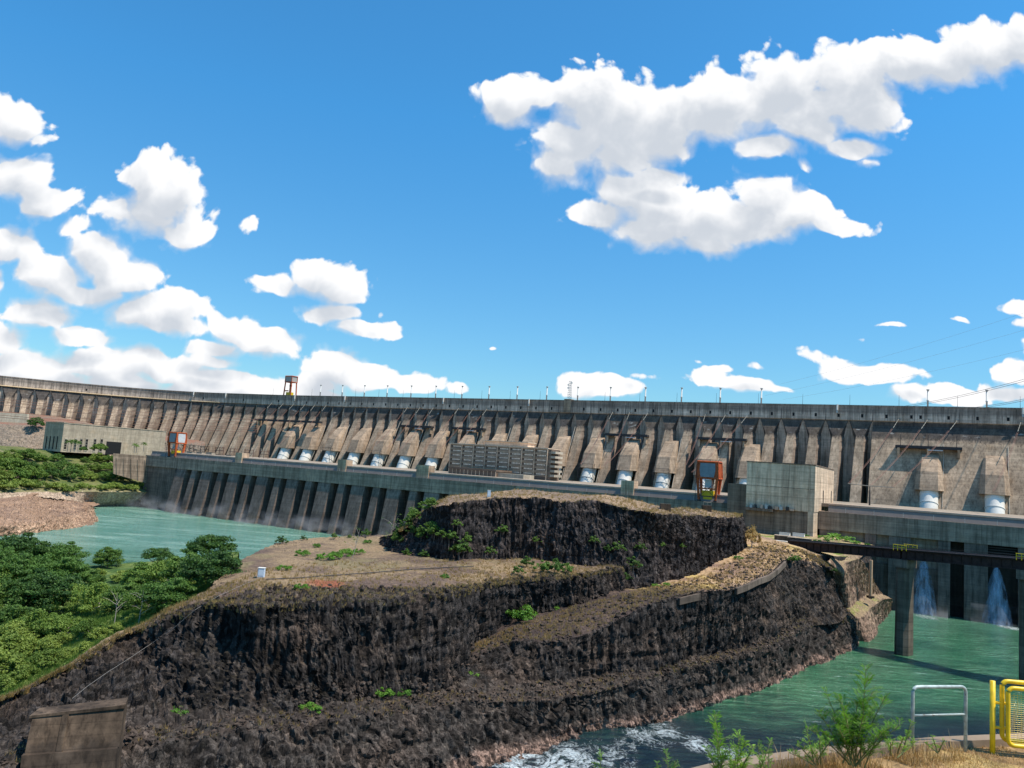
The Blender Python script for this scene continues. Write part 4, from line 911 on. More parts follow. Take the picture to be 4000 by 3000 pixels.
def crest_crane(u, v0, v1):
    d = ray(u, v0); k = ((A0-DN*6-EYE)@DN)/(d@DN); q = EYE+d*k; s = (q-A0)@DS
    base = D(s, -6, CREST); h = 24.; w, dd = 11.5, 9.; r = empty('gantry_crane', base, 'tall open orange portal crane standing alone on the dam crest against the sky', 'crane', 'orange gantry cranes')
    n = DN; X = DS
    def Q(x, y, z): return base+X*x+n*y+UPZ*z
    for sx in (-1, 1):
        for sy in (-1, 1):
            g = MB(); a, c = Q(sx*w*.5, sy*dd*.5, 0), Q(sx*w*.44, sy*dd*.45, h*.68); ex, ey = X*1.1, n*1.1
            g.hexa([a-ex/2-ey/2, a+ex/2-ey/2, a+ex/2+ey/2, a-ex/2+ey/2, c-ex/2-ey/2, c+ex/2-ey/2, c+ex/2+ey/2, c-ex/2+ey/2]); g.build('leg', M_or, r)
    MB().box(Q(-w*.47, -dd*.48, h*.70), X*w*.94, n*dd*.96, UPZ*h*.28).build('machine_house', plain('weathered_grey_panel', (.36, .33, .30), .7), r)
    g = MB()
    for sy in (-1, 1):
        for zz_ in (.68, .98): g.tube([Q(-w*.5, sy*dd*.5, h*zz_), Q(w*.5, sy*dd*.5, h*zz_)], .5, 4)
    for sx in (-1, 1):
        for zz_ in (.68, .98): g.tube([Q(sx*w*.5, -dd*.5, h*zz_), Q(sx*w*.5, dd*.5, h*zz_)], .5, 4)
        for sy in (-1, 1): g.tube([Q(sx*w*.49, sy*dd*.5, h*.68), Q(sx*w*.49, sy*dd*.5, h*.98)], .45, 4)
    g.build('house_frame', M_or, r)
    g = MB().cbox(Q(0, 0, h*.46), 2.2, 2.2, h*.1, X, n); g.tube([Q(0, 0, h*.55), Q(0, 0, h*.7)], .25, 6); g.tube([Q(0, 0, h*.2), Q(0, 0, h*.46)], .14, 6); g.build('hoist', M_steel, r)
    MB().cbox(Q(-.5, 0, .2), w*.62, dd*.6, h*.16, X, n).build('winch', M_yel, r)
    MB().box(Q(-w*.82, -.8, h*.22), X*w*.5, n*1.6, UPZ*1.3).build('side_arm', M_or, r)
    return r
crest_crane(1137, 1545, 1458)
# ------------------------------------------------------------------ crest posts, rods, mast, hanging lamps
ORD = ['first', 'second', 'third', 'fourth', 'fifth', 'sixth', 'seventh', 'eighth', 'ninth', 'tenth', 'eleventh', 'twelfth', 'thirteenth', 'fourteenth', 'fifteenth', 'sixteenth', 'seventeenth', 'eighteenth', 'nineteenth', 'twentieth', 'twenty-first', 'twenty-second', 'twenty-third', 'twenty-fourth', 'twenty-fifth', 'twenty-sixth', 'twenty-seventh', 'twenty-eighth', 'twenty-ninth', 'thirtieth']
def crest_s(u): d = ray(u, 1545+(u-1240)*.0178); k = ((A0-DN*5-EYE)@DN)/(d@DN); return (EYE+d*k-A0)@DS
def dup(root):
    r = root.copy(); COL.objects.link(r)
    for ch in list(root.children):
        c = ch.copy(); COL.objects.link(c); c.parent = r
        for g in ch.children: q = g.copy(); COL.objects.link(q); q.parent = c
    return r
M_post = plain('grey_white_paint', (.52, .52, .50), .5, var=.1)
post = empty('vent_post', D(0, -5, CREST), 'x', 'post')
o = np.array(post.location)
MB().tube([o, o+UPZ*4.5, o+UPZ*4.6, o+UPZ*5.4, o+UPZ*5.5, o+UPZ*12.2], [.62, .62, .85, .85, .58, .55], 10).build('shaft', M_post, post, True)
MB().tube([o+UPZ*12.2, o+UPZ*13, o+UPZ*13.5, o+UPZ*13.6], [.55, .95, 1.25, 1.2], 10).build('cap', M_post, post, True)
us = [1250, 1335.5, 1422, 1511, 1604.5, 1700.7, 1803.4, 1908.7, 2019, 2134.7, 2255.5, 2383.4, 2520, 2661.4, 2812.4, 2973.4, 3624, 3854.5]
for i, u in enumerate(us):
    p = post if i == 0 else dup(post); p.location = D(crest_s(u), -5, CREST)
    p['group'] = 'white posts along the dam crest'
    p['label'] = ('white capped post on the dam crest, '+ORD[i]+' to the right of the orange crest crane') if i < 16 else ('white capped crest post above the '+('left' if i == 16 else 'right')+' one of the two rightmost penstocks')
rod = empty('lightning_rod', D(0, -4, CREST), 'x', 'rod')
o = np.array(rod.location); MB().tube([o, o+UPZ*1.2, o+UPZ*9], [.2, .14, .08], 5).build('spike', M_steel, rod); MB().cbox(o, .7, .7, .4).build('foot', M_steel, rod)
ru = [1079, 1219, 1303, 1390, 1481, 1576, 1674, 1776, 1883, 1994, 2111, 2364, 2500, 2645, 2799, 2963, 3136, 3320, 3512, 3740, 3985]
for i, u in enumerate(ru):
    p = rod if i == 0 else dup(rod); p.location = D(crest_s(u), -4, CREST); p['group'] = 'thin rods along the dam crest'
    p['label'] = 'thin dark lightning rod on the dam crest, '+ORD[i]+' rod from the left'
# lattice mast
s_ = crest_s(2229); t0 = D(s_, -2, CREST); mt = empty('lattice_mast', t0, 'slender lattice radio mast with small dishes on a block of the dam crest', 'mast')
MB().box(D(s_-3.6, -6, CREST-12), DS*7.2, DN*7.6, UPZ*13.).build('base_block', M_butt, mt)
g = MB(); hw = 1.5
for i in range(8):
    z0, z1 = 1+i*2.2, 3.2+i*2.2; k0, k1 = hw*(1-i*.05), hw*(1-(i+1)*.05)
    cr = [(-1, -1), (1, -1), (1, 1), (-1, 1)]
    for j in range(4):
        a, c = cr[j], cr[(j+1) % 4]
        A = t0+DS*a[0]*k0+DN*a[1]*k0+UPZ*z0; B = t0+DS*a[0]*k1+DN*a[1]*k1+UPZ*z1; C_ = t0+DS*c[0]*k1+DN*c[1]*k1+UPZ*z1
        g.tube([A, B], .12, 4, False); g.tube([A, C_], .08, 4, False); g.tube([B, C_], .08, 4, False)
g.build('lattice', plain('galvanised_lattice', (.5, .48, .46), .5, .3), mt)
for z, sg in ((15, -1), (12, -1), (17, 1)):
    c = t0+DS*sg*1.9+UPZ*z; MB().tube([c, c+DN*.5], [.8, .75], 12).build('dish', M_white, mt)
for i, u in enumerate((759, 885, 1153, 1364, 1747, 2079, 3273, 3990)):
    d = ray(u, 1570 if u > 1000 else 1540)
    ks = np.linspace(SMIN+5, 780, 3000) if u < 1240 else None
    if u < 1240:
        best = min(ks, key=lambda s: abs((D(s, 1, CREST)-EYE)[0]/(D(s, 1, CREST)-EYE)[1]-d[0])); s = best
    else: s = crest_s(u)+.5
    r = empty('crest_lamp', D(s, 1.4, CREST-5), 'white cylindrical floodlight hung over the dam crest wall, '+ORD[i]+' from the left', 'floodlight', 'floodlights on the crest wall')
    p = D(s, 2.4, CREST-4.5); MB().tube([p, p+UPZ*4.6], .75, 10).build('housing', M_white, r); MB().cbox(p-UPZ*2.2, 1.3, 1.3, 1.9, DS, DN).build('base', M_grey, r)
    q = D(s, 1.2, CREST-.4); MB().tube([q, q+DN*1.3, p+UPZ*3], .2, 6).build('bracket', M_grey, r)
# ------------------------------------------------------------------ steel platforms on the buttresses and the conductors that leave the windows
def dhit(u, v, t):
    d = ray(u, v); o_ = A0+DN*t; k = ((o_-EYE)@DN)/(d@DN); q = EYE+d*k; return (q-A0)@DS, q[2]
PLAT = [(1000, 1253, 1650, 'far left'), (1558, 1683, 1664, 'left'), (1762, 1886, 1673, 'left of the office block'), (2362, 2527, 1697, 'right of the office block'), (2719, 2913, 1713, 'above the right orange crane'), (3497, 3759, 1748, 'on the plain face at the right')]
for i, (u0, u1, v, where) in enumerate(PLAT):
    z = 95.; t = tf(z)+1
    a, c = dhit(u0, v, t+5)[0], dhit(u1, v, t+5)[0]
    r = empty('steel_platform', D((a+c)/2, t+3, z), 'dark steel platform with insulators on the dam, '+where, 'platform', 'steel platforms on the dam face')
    dp = 7.5 if i == 5 else 5.5
    MB().box(D(a, t-2 if i == 5 else t-1, z), DS*(c-a), DN*dp, UPZ*2.0).build('beam', M_steel, r)
    for f in (.05, .5, .95): 
        s = a+(c-a)*f; g = MB(); g.hexa([D(s-.8, t-1.5, z-6), D(s+.8, t-1.5, z-6), D(s+.8, t+3.6, z-6), D(s-.8, t+3.6, z-6), D(s-.8, t-1.5, z), D(s+.8, t-1.5, z), D(s+.8, t+dp-2, z), D(s-.8, t+dp-2, z)]) ; g.build('bracket', M_butt, r)
        p = D(s+(.5-f)*3, t+dp-3, z+2); k_ = MB(); k_.tube([p+UPZ*j*.35 for j in range(24)], [(.28 if j % 2 else .14) for j in range(24)], 7); k_.build('insulator', M_steel, r)
    MB().box(D(c-(c-a)*.5, t+dp-1.4, z-1.4), DS*(c-a)*.22, DN*.6, UPZ*.8).build('walkway', M_panL, r)
def line(p, q, sag, r=.16, n=14):
    return [p*(1-f)+q*f-UPZ*sag*4*f*(1-f) for f in np.linspace(0, 1, n)]
def conductor(u, end, label, sag=3., r=.12, three=True):
    s, _ = dhit(u, 1600+(u-1100)*.022, 1.2)
    p = D(s, 1.2, 118.); e = np.asarray(end)
    rt = empty('power_line', p, label, 'power line', 'conductors from the crest to the powerhouse')
    g = MB(); a = p+DN*1.5+UPZ*-.3; pts = line(p+DN*2, e, sag)
    for off in ((0, 0), (.45, .3), (-.45, .3)):
        g.tube([x+DS*off[0]+UPZ*off[1] for x in pts[2:]], r*.6, 5)
    g.build('conductor', M_cable, rt)
    k_ = MB(); sub = line(p, e, sag, n=60)[:9]; k_.tube(sub, [(.32 if j % 2 else .16) for j in range(9)], 8)
    k_.tube([p, p+DS*3+DN*1.5-UPZ*.8], .14, 6); k_.build('insulator', M_ins, rt)
grp = [((1068, (905, 1712, 800)), (1109, (945, 1725, 800)), (1147, (985, 1735, 800)), (1190, (1030, 1745, 790)), (1230, (1075, 1752, 790)), (1274, (1120, 1760, 780))),
       ((1592, (1465, 1742, 720)), (1640, (1512, 1752, 720)), (1692, (1560, 1760, 715))), ((1791, (1655, 1756, 690)), (1848, (1705, 1768, 690)), (1902, (1748, 1770, 690))),
       ((2393, (2268, 1815, 590)), (2459, (2360, 1822, 590)), (2531, (2372, 1812, 600))), ((2755, (2678, 1818, 560)), (2834, (2690, 1826, 560)), (2920, (2702, 1846, 550))),
       ((3511, (3316, 1889, 485)), (3624, (3400, 1897, 480)), (3740, (3486, 1903, 475)), (3988, (3880, 1920, 450)))]
gn = ['at the left end of the penstock row', 'above the sixth penstock', 'left of the office block', 'right of the office block', 'above the right orange crane', 'beside the concrete hall']
for gi, G_ in enumerate(grp):
    for j, (u, (eu, ev, ey)) in enumerate(G_): conductor(u, PY(eu, ev, ey), 'rusty conductor '+gn[gi]+', '+ORD[j]+' of its group')
# the cross wire that holds the right group, on its mast
a, c = PY(3312, 1889, 485), PY(3490, 1904, 474); r = empty('line_gantry', PY(3395, 2010, 480), 'thin white cross beam holding the conductors beside the concrete hall', 'gantry')
MB().tube([a, (a+c)/2+(0, 0, -.4), c], .3, 6).build('cross_beam', M_ins, r)
m_ = PY(3398, 1897, 480); MB().tube([np.array([m_[0], m_[1], 52]), m_], [.5, .3], 6).build('mast', M_steel, r)
# long conductors that cross in front of the left wing
for i, (u0, v0, u1, v1) in enumerate(((-60, 1552, 1010, 1640), (-60, 1561, 1010, 1652), (-60, 1574, 1010, 1664), (-60, 1601, 1010, 1672), (-60, 1616, 1010, 1678), (-60, 1624, 1010, 1688))):
    p, q = PY(u0, v0, 690), PY(u1, v1, 800)
    rt = empty('power_line', p, 'thin reddish conductor level across the dam left wing, '+ORD[i]+' from the top', 'power line', 'conductors across the left wing')
    MB().tube(line(p, q, 2, n=20), .17, 5).build('conductor', M_cable, rt)
for i, (u0, v0, u1, v1) in enumerate(((3520, 1588, 4300, 1390), (3520, 1593, 4300, 1400), (3740, 1597, 4300, 1478), (3740, 1602, 4300, 1486), (3050, 1500, 4300, 1120), (2990, 1545, 4300, 1200), (3060, 1560, 4300, 1290))):
    p, q = PY(u0, v0, 640), PY(u1, v1, 420)
    rt = empty('power_line', p, 'thin overhead wire rising over the right end of the dam crest, '+ORD[i]+' of the wires', 'power line', 'wires over the right crest')
    MB().tube(line(p, q, 3, n=20), .13 if i < 4 else .05, 5).build('wire', M_cable if i < 4 else M_grey, rt)
# ------------------------------------------------------------------ trees and shrubs
def leaf_mat(name, c1, c2, trans=.3):
    m, N, b, geo = mat_new(name)
    oi = N.new('ShaderNodeObjectInfo'); pos = geo.outputs['Position']
    r = N.math('ADD', N.math('MULTIPLY', geo.outputs['Random Per Island'], .45), N.math('MULTIPLY', N.noise(pos, .22, 3, .6), .75))
    r = N.math('ADD', r, N.math('MULTIPLY', N.math('SUBTRACT', oi.outputs['Random'], .5), .45))
    col = N.mix(N.ramp(r, .25, .95), c1, c2)
    N.put(b.inputs['Base Color'], col); b.inputs['Roughness'].default_value = .6; b.inputs['Specular IOR Level'].default_value = .25
    t = N.new('ShaderNodeBsdfTranslucent'); N.put(t.inputs[0], N.vec('MULTIPLY', col, (1.3, 1.3, .7)))
    mx = N.new('ShaderNodeMixShader'); mx.inputs[0].default_value = trans
    N.l.new(b.outputs[0], mx.inputs[1]); N.l.new(t.outputs[0], mx.inputs[2])
    N.l.new(mx.outputs[0], N.t.nodes['Material Output'].inputs[0]); return m
ML_dark = leaf_mat('leaf_dark', (.026, .068, .017), (.10, .19, .038))
ML_mid = leaf_mat('leaf_mid', (.042, .095, .020), (.15, .25, .048))
ML_light = leaf_mat('leaf_light', (.11, .17, .03), (.27, .34, .07))
ML_fl = leaf_mat('leaf_feathered', (.07, .135, .022), (.20, .29, .055))
ML_dry = leaf_mat('leaf_dry', (.30, .19, .07), (.52, .36, .15))
ML_fresh = leaf_mat('leaf_fresh', (.055, .15, .020), (.17, .33, .045))
M_bark = plain('bark', (.16, .13, .105), .9, var=.3, scale=6)
M_barkp = plain('pale_bark', (.34, .30, .26), .9, var=.2, scale=6)
def leaf_cloud(C, rad, n, size, rs, flat=.6, up=.35):
    """n leaf faces around clump centres C"""
    C = np.asarray(C); k = rs.randint(0, len(C), n); d = rs.normal(size=(n, 3)); d /= np.linalg.norm(d, axis=1)[:, None]
    r = rad[k]*(.25+.95*rs.rand(n)**.6); p = C[k]+d*r[:, None]*np.array([1, 1, flat])
    nrm = d*.7+rs.normal(size=(n, 3))*.5; nrm[:, 2] += up; nrm /= np.linalg.norm(nrm, axis=1)[:, None]
    a = np.cross(nrm, rs.normal(size=(n, 3))); a /= np.linalg.norm(a, axis=1)[:, None]; b = np.cross(nrm, a)
    s = size*(.55+.8*rs.rand(n))[:, None]; w = s*.5
    V = np.stack([p-a*s*.55, p-b*w*.6+a*s*.05, p+a*s*.55, p+b*w*.6+a*s*.05], 1).reshape(-1, 3)
    return V, np.arange(4*n).reshape(n, 4)
def tree(name, label, cat, rx, rz, hgt, ncl, nl, size, mleaf, mbark, seed, group=None, flat=.6, trunk=True, dome=.25, lean=0., lo=.2):
    rs = np.random.RandomState(seed); root = empty(name, (0, 0, 0), label, cat, group)
    C = []; R = []
    for i in range(ncl):
        a = rs.rand()*2*math.pi; q = rs.rand()**.55; x, y = rx*q*math.cos(a), rx*q*math.sin(a)*.9
        top = hgt*(1-.42*q**2.2)*(.9+.16*rs.rand()); low = hgt*lo; z = low+(top-low)*(1-(1-dome)*rs.rand()**1.3)
        C.append((x+lean*z, y, z)); R.append(rx*(.13+.24*rs.rand()**1.6))
    V, Fc = leaf_cloud(C, np.array(R), nl, size, rs, flat)
    mesh_obj('crown', V, Fc, mleaf, root)
    if trunk:
        g = MB(); f = (rs.rand()-.5)*rx*.2, (rs.rand()-.5)*rx*.2, hgt*.30
        g.tube([(0, 0, -1.5), (f[0]*.4, f[1]*.4, hgt*.15), f], [hgt*.030, hgt*.025, hgt*.020], 7)
        for i in range(0, ncl, max(1, ncl//9)):
            c = np.array(C[i]); m_ = np.array(f)*.55+c*.45+np.array([0, 0, -hgt*.05]); g.tube([f, m_, c], [hgt*.014, hgt*.009, hgt*.003], 5, False)
        g.build('trunk', mbark, root)
    return root
def place(root, loc, sc=1., rz=0., label=None, group=None, used=set()):
    if root.name in used: r = dup(root)
    else: r = root; used.add(root.name)
    r.location = tuple(loc); r.scale = (sc, sc, sc); r.rotation_euler = (0, 0, rz)
    if label: r['label'] = label
    if group: r['group'] = group
    return r
# where a photo point lies on a terrain skin (first hit)
def project(q):
    w = (q-EYE)@FWD; return 2000+3000*((q-EYE)@RV)/w, 1500-3000*((q-EYE)@UV)/w, w
class Spot:
    def __init__(s, G): s.q = G.reshape(-1, 3); s.u, s.v, s.w = project(s.q)
    def __call__(s, u, v):
        d = (s.u-u)**2+(s.v-v)**2; k = np.where(d < max(d.min()*4, 30))[0]; return s.q[k[np.argmin(s.w[k])]]
sG, sW, sB, sC, sD, sF = Spot(GG), Spot(GW), Spot(GB), Spot(GC), Spot(GD), Spot(GF)
rng = random.Random(11)
T1 = tree('broad_tree', 'x', 'tree', 6.2, 4.2, 9.2, 64, 14000, .46, ML_dark, M_bark, 1, flat=.42)
T2 = tree('bushy_tree', 'x', 'tree', 5.0, 4.6, 7.8, 60, 13000, .42, ML_mid, M_bark, 2, lo=.08, flat=.45)
T3 = tree('umbrella_tree', 'x', 'tree', 6.6, 2.4, 8.8, 40, 9000, .48, ML_dark, M_bark, 3, flat=.4, dome=.5, lo=.35)
T4 = tree('light_shrub', 'x', 'shrub', 2.8, 1.8, 2.8, 26, 4200, .34, ML_light, M_bark, 4)
T5 = tree('feathery_tree', 'x', 'tree', 5.6, 5., 7.6, 40, 8000, .42, ML_fl, M_barkp, 5, lo=.12)
GV = 'trees of the green valley at the left'
rows = [(2228, [(-60, 1, 1.25), (45, 1, 1.35), (140, 2, 1.25), (232, 1, 1.15)]), (2215, [(420, 2, .95), (610, 3, .85), (815, 3, 1.05)]),
        (2300, [(-260, 1, 1.1), (-160, 2, 1.1), (-70, 5, 1.1), (30, 1, 1.15), (130, 1, 1.1), (240, 1, 1.05), (345, 2, .8), (560, 2, .85), (640, 5, .9), (735, 2, .95), (830, 1, .85), (905, 2, .8)]),
        (2390, [(-300, 2, 1.), (-210, 1, 1.), (-120, 5, 1.), (-40, 5, 1.), (75, 2, 1.), (180, 1, .95), (290, 5, .85), (395, 5, .8), (480, 2, .75), (570, 5, .75), (660, 1, .72)]),
        (2480, [(-330, 1, .8), (-230, 2, .8), (-140, 5, .8), (-60, 2, .85), (50, 2, .75), (150, 5, .7), (245, 5, .65), (335, 5, .5)])]
rname = ['on the river bank row', 'by the river gap', 'in the upper valley row', 'in the middle valley row', 'in the lower valley row']
kinds = {1: (T1, 'dense dark green tree'), 2: (T2, 'bushy green tree'), 3: (T3, 'flat topped spreading tree'), 5: (T5, 'open feathery pale green tree')}
for ri, (v, lst) in enumerate(rows):
    for j, (u, k, s) in enumerate(lst):
        p = sG(max(u, -380), v); place(kinds[k][0], p-np.array([0, 0, .6]), s*1.28*rng.uniform(.93, 1.07), rng.uniform(0, 6.28), kinds[k][1]+' '+rname[ri]+', '+ORD[j]+' from the left', GV)
for j, (u, v, s) in enumerate([(15, 2690, 1.1), (95, 2650, 1.1), (180, 2600, 1.), (255, 2570, .9), (320, 2545, .9), (390, 2495, .8), (455, 2462, .8), (520, 2425, .8), (590, 2395, .75), (655, 2360, .75), (720, 2330, .7), (785, 2290, .9), (500, 2330, .9), (870, 2250, .9), (60, 2610, 1.1), (240, 2510, 1.), (20, 2560, 1.5), (110, 2550, 1.4), (60, 2500, 1.5), (190, 2540, 1.3), (-20, 2630, 1.4), (140, 2490, 1.3), (340, 2460, 1.2), (430, 2400, 1.2), (400, 2320, 1.4), (470, 2270, 1.3), (520, 2260, 1.4), (380, 2250, 1.4)]):
    p = sG(u, v); place(T4, p-np.array([0, 0, .4]), s*rng.uniform(.8, 1.15), rng.uniform(0, 6.28), 'low yellow green shrub along the rocky ridge edge, '+ORD[j]+' one listed', 'pale shrubs along the ridge')
F1 = tree('far_tree', 'x', 'tree', 9., 7., 11., 46, 5200, 1.05, ML_fl, M_bark, 21)
F2 = tree('far_dark_tree', 'x', 'tree', 8., 8., 11.5, 44, 5000, 1.05, ML_mid, M_bark, 22)
F3 = tree('far_shrub', 'x', 'shrub', 6.5, 3.2, 5., 26, 2600, .95, ML_light, M_bark, 23, trunk=False)
F4 = tree('far_light_tree', 'x', 'tree', 9., 6., 11., 40, 4600, 1.1, ML_light, M_bark, 24)
FG = 'trees on the far green slope'
fl = [(1800, [(-40, 1, .9), (40, 4, .9), (105, 1, .9), (165, 1, .8), (225, 2, .7), (330, 2, .55), (385, 4, .8), (425, 1, .7)], 'top'), (1838, [(-20, 1, 1.), (55, 1, 1.), (120, 2, .9), (185, 1, 1.), (245, 2, .85), (300, 1, .9), (360, 4, .85), (415, 1, .9), (462, 1, .7)], 'middle'), (1872, [(0, 4, .9), (70, 2, .8), (140, 1, .9), (205, 2, .9), (280, 2, .9), (345, 4, .8), (400, 2, .6), (455, 2, .9), (510, 1, .8), (560, 2, .5)], 'lower')]
fk = {1: (F1, 'far round green tree'), 2: (F2, 'far dark green tree'), 4: (F4, 'far yellowish tree')}
for v, lst, w in fl:
    for j, (u, k, s) in enumerate(lst):
        p = sW(max(u, -60), v); place(fk[k][0], p-np.array([0, 0, 1.]), s*1.12*rng.uniform(.75, 1.15), rng.uniform(0, 6.28), fk[k][1]+' in the '+w+' row of the far slope, '+ORD[j]+' from the left', FG)
for j, (u, v, s) in enumerate([(20, 1905, 1), (90, 1900, 1), (150, 1903, 1), (230, 1905, .9), (275, 1918, .9), (330, 1903, .9), (400, 1908, .8), (450, 1904, .9), (510, 1908, .8), (560, 1900, .9), (590, 1910, .7), (540, 1850, .9), (575, 1860, 1.)]):
    p = sW(u, v); place(F3, p-np.array([0, 0, .8]), s*1.35*rng.uniform(.85, 1.1), rng.uniform(0, 6.28), 'far yellow green shrub above the rock wall at the water, '+ORD[j]+' from the left', 'shrubs above the far rock wall')
p = PY(140, 1668, 800); place(F2, p-np.array([0, 0, 1.]), .95, 1., 'lone dark tree on the rock bench left of the pale assembly hall', FG)
for (u, v, y, s, k, lab) in ((325, 1764, 735, .42, F2, 'small dark tree against the front of the pale assembly hall'), (384, 1765, 740, .72, F1, 'round green tree against the assembly hall beside its black gateway')):
    place(k, PY(u, v, y), s, .5, lab, 'trees by the assembly hall')
def palm(name, h, nf, L, seed, mleaf, trunk=True):
    rs = np.random.RandomState(seed); r = empty(name, (0, 0, 0), 'x', 'palm'); V = []; Fc = []
    for i in range(nf):
        a = 2*math.pi*i/nf+rs.rand()*.4; el = rs.uniform(.1, 1.25); d = np.array([math.cos(a), math.sin(a), 0])
        pts = []
        for f in np.linspace(0, 1, 7): pts.append(np.array([0, 0, h])+d*L*f*math.cos(el*.8)*(1-.12*f)+UPZ*(L*f*math.sin(el)-L*.62*f*f))
        sd_ = np.cross(d, UPZ)
        for j in range(6):
            for q in range(3):
                for sg in (-1, 1):
                    f = q/3; p = pts[j]*(1-f)+pts[j+1]*f; e = pts[min(j+1, 6)]-pts[j]; e = e/np.linalg.norm(e)
                    ln = L*.26*(1-.5*abs((j+f)/6-.4)); t = p+sd_*sg*ln*.8+e*ln*.5-UPZ*ln*.25; b = len(V)
                    V += [p, p+e*L*.05, t]; Fc.append((b, b+1, b+2))
    mesh_obj('fronds', np.array(V), Fc, mleaf, r)
    if trunk: MB().tube([(0, 0, -.5), (.1, 0, h*.5), (0, 0, h)], [h*.04, h*.03, h*.028], 8).build('trunk', M_barkp, r)
    return r
PL = palm('palm_tree', 9., 18, 5., 31, ML_mid)
for j, (u, v, y, s) in enumerate(((262, 1762, 738, 1.), (276, 1763, 742, 1.05), (290, 1764, 738, 1.02), (302, 1764, 746, .95), (524, 1768, 790, .9), (532, 1769, 795, .8), (560, 1764, 800, .9))):
    place(PL, PY(u, v, y), s, j*.7, 'tall palm tree in front of the pale assembly hall, '+ORD[j]+' palm from the left', 'palms by the assembly hall')
PS = palm('young_palm', 1.4, 20, 4.2, 33, ML_fresh, trunk=True)
for j, (u, v) in enumerate(((3254, 2104), (3321, 2114))):
    place(PS, sF(u, v)-np.array([0, 0, .3]), 1.15, j, 'young palm rosette on the grassy bank behind the bridge, '+('left' if j == 0 else 'right')+' one', 'palms on the grassy bank')
# shrubs on rock and plateau
S1 = tree('rock_shrub', 'x', 'shrub', 1.5, 1.3, 2.0, 14, 1500, .24, ML_mid, M_bark, 41)
S2 = tree('slope_shrub', 'x', 'shrub', 2.6, 2.2, 3.2, 18, 2400, .30, ML_mid, M_bark, 42)
S3 = tree('green_shrub', 'x', 'shrub', 1.6, 1., 1.5, 12, 1300, .22, ML_fresh, M_bark, 43, trunk=False)
def shrubs(lst, spot, base, group, proto=S1):
    for j, (u, v, s) in enumerate(lst):
        p = spot(u, v); place(proto, p-np.array([0, .3, .3]), s*rng.uniform(.85, 1.2), rng.uniform(0, 6.28), base+', '+ORD[j], group)
c2 = lambda L: [(1000+.452*x, 1900+.452*y, s) for x, y, s in L]
c3 = lambda L: [(2000+.452*x, 1900+.452*y, s) for x, y, s in L]
shrubs(c2([(1215, 470, .9), (1260, 400, 1.), (1300, 330, 1.), (1350, 260, 1.1), (1390, 190, 1.1), (1430, 160, .8), (1480, 380, 1.), (1540, 440, 1.1), (1420, 450, .9), (1350, 400, .9)]), sD, 'green shrub on the left shoulder of the dark knoll, counted upwards', 'shrubs on the knoll shoulder', S2)
shrubs(c2([(1310, 590, 1.2), (1440, 600, 1.2), (1680, 470, 1.4), (1810, 480, 1.7), (1760, 590, 1.8), (2040, 590, 1.5), (1750, 350, 1.), (2110, 400, 1.3), (1600, 420, 1.1)]), sD, 'shrub at the dark left wall of the knoll, counted from the lower left', 'shrubs at the knoll wall')
shrubs(c3([(220, 490, 1.2), (710, 490, 1.2), (840, 560, 1.), (930, 560, 1.8), (1110, 550, 1.2), (1290, 520, .8), (1050, 710, 1.7), (1000, 810, 1.3), (620, 780, 1.3), (640, 860, 1.4), (1470, 520, .7)]), sD, 'shrub growing on the dark basalt wall of the knoll, from the left', 'shrubs on the knoll wall')
shrubs(c3([(130, 680, 1.6), (250, 730, 1.6), (360, 740, 1.9), (470, 740, 1.5), (60, 750, 1.1)]), sB, 'shrub on the narrow shelf below the knoll wall, from the left', 'shrubs on the shelf')
shrubs(c3([(40, 1130, 2.4), (110, 1150, 1.4), (370, 1045, .7), (1240, 855, .8), (1330, 845, .7), (1960, 620, .9)]), sC, 'bright shrub along the inner edge of the sandy road, from the left', 'shrubs along the sandy road', S3)
shrubs([(1110, 2224, 1.), (1180, 2167, 1.2), (1270, 2182, 1.3), (1310, 2176, 1.6), (1350, 2168, 1.3), (1400, 2160, 1.1), (1237, 2134, 1.), (1440, 2120, .9), (1740, 2253, 1.), (1175, 2295, .9)], sB, 'low green shrub on the brown plateau, from the lower left', 'shrubs on the plateau', S3)
shrubs([(1100, 2112, 1.3), (1190, 2106, .8), (1310, 2100, .9), (1430, 2090, 1.5), (1370, 2098, .8)], sB, 'shrub on the river edge of the plateau, from the left', 'shrubs on the plateau edge', S1)
sA_ = Spot(np.array([L1, L2]).reshape(2, -1, 3))
shrubs([(1500, 2716, 1.2), (1575, 2714, .9), (1855, 2640, 1.1), (1215, 2783, 1.), (700, 2790, 1.2)], sB, 'small green shrub at the foot of the main dark cliff, from the left', 'shrubs at the cliff foot', S3)
shrubs([(3190, 2116, 1.4), (3215, 2100, 1.3), (3290, 2108, 1.5), (3350, 2120, 1.3), (3230, 2112, 1.), (3385, 2126, 1.2), (3265, 2092, 1.3), (3310, 2096, 1.), (3180, 2180, .9), (3150, 2090, .8)], sF, 'bright green plant on the grassy bank behind the bridge', 'plants on the grassy bank', S3)
shrubs([(3095, 2195, 1.3), (3120, 2185, 1.), (3260, 2205, .8)], sC, 'grey green shrub at the bridge head', 'shrubs at the bridge head', S1)
dr = tree('dry_bush', 'large dry tan bush at the right end of the dark knoll', 'bush', 3.0, 4.2, 6.6, 30, 4200, .30, ML_dry, M_barkp, 51, flat=1.2)
dr.location = tuple(sF(2938, 2140)-np.array([0, 0, .4])); dr.scale = (1.15, 1.15, 1.35)
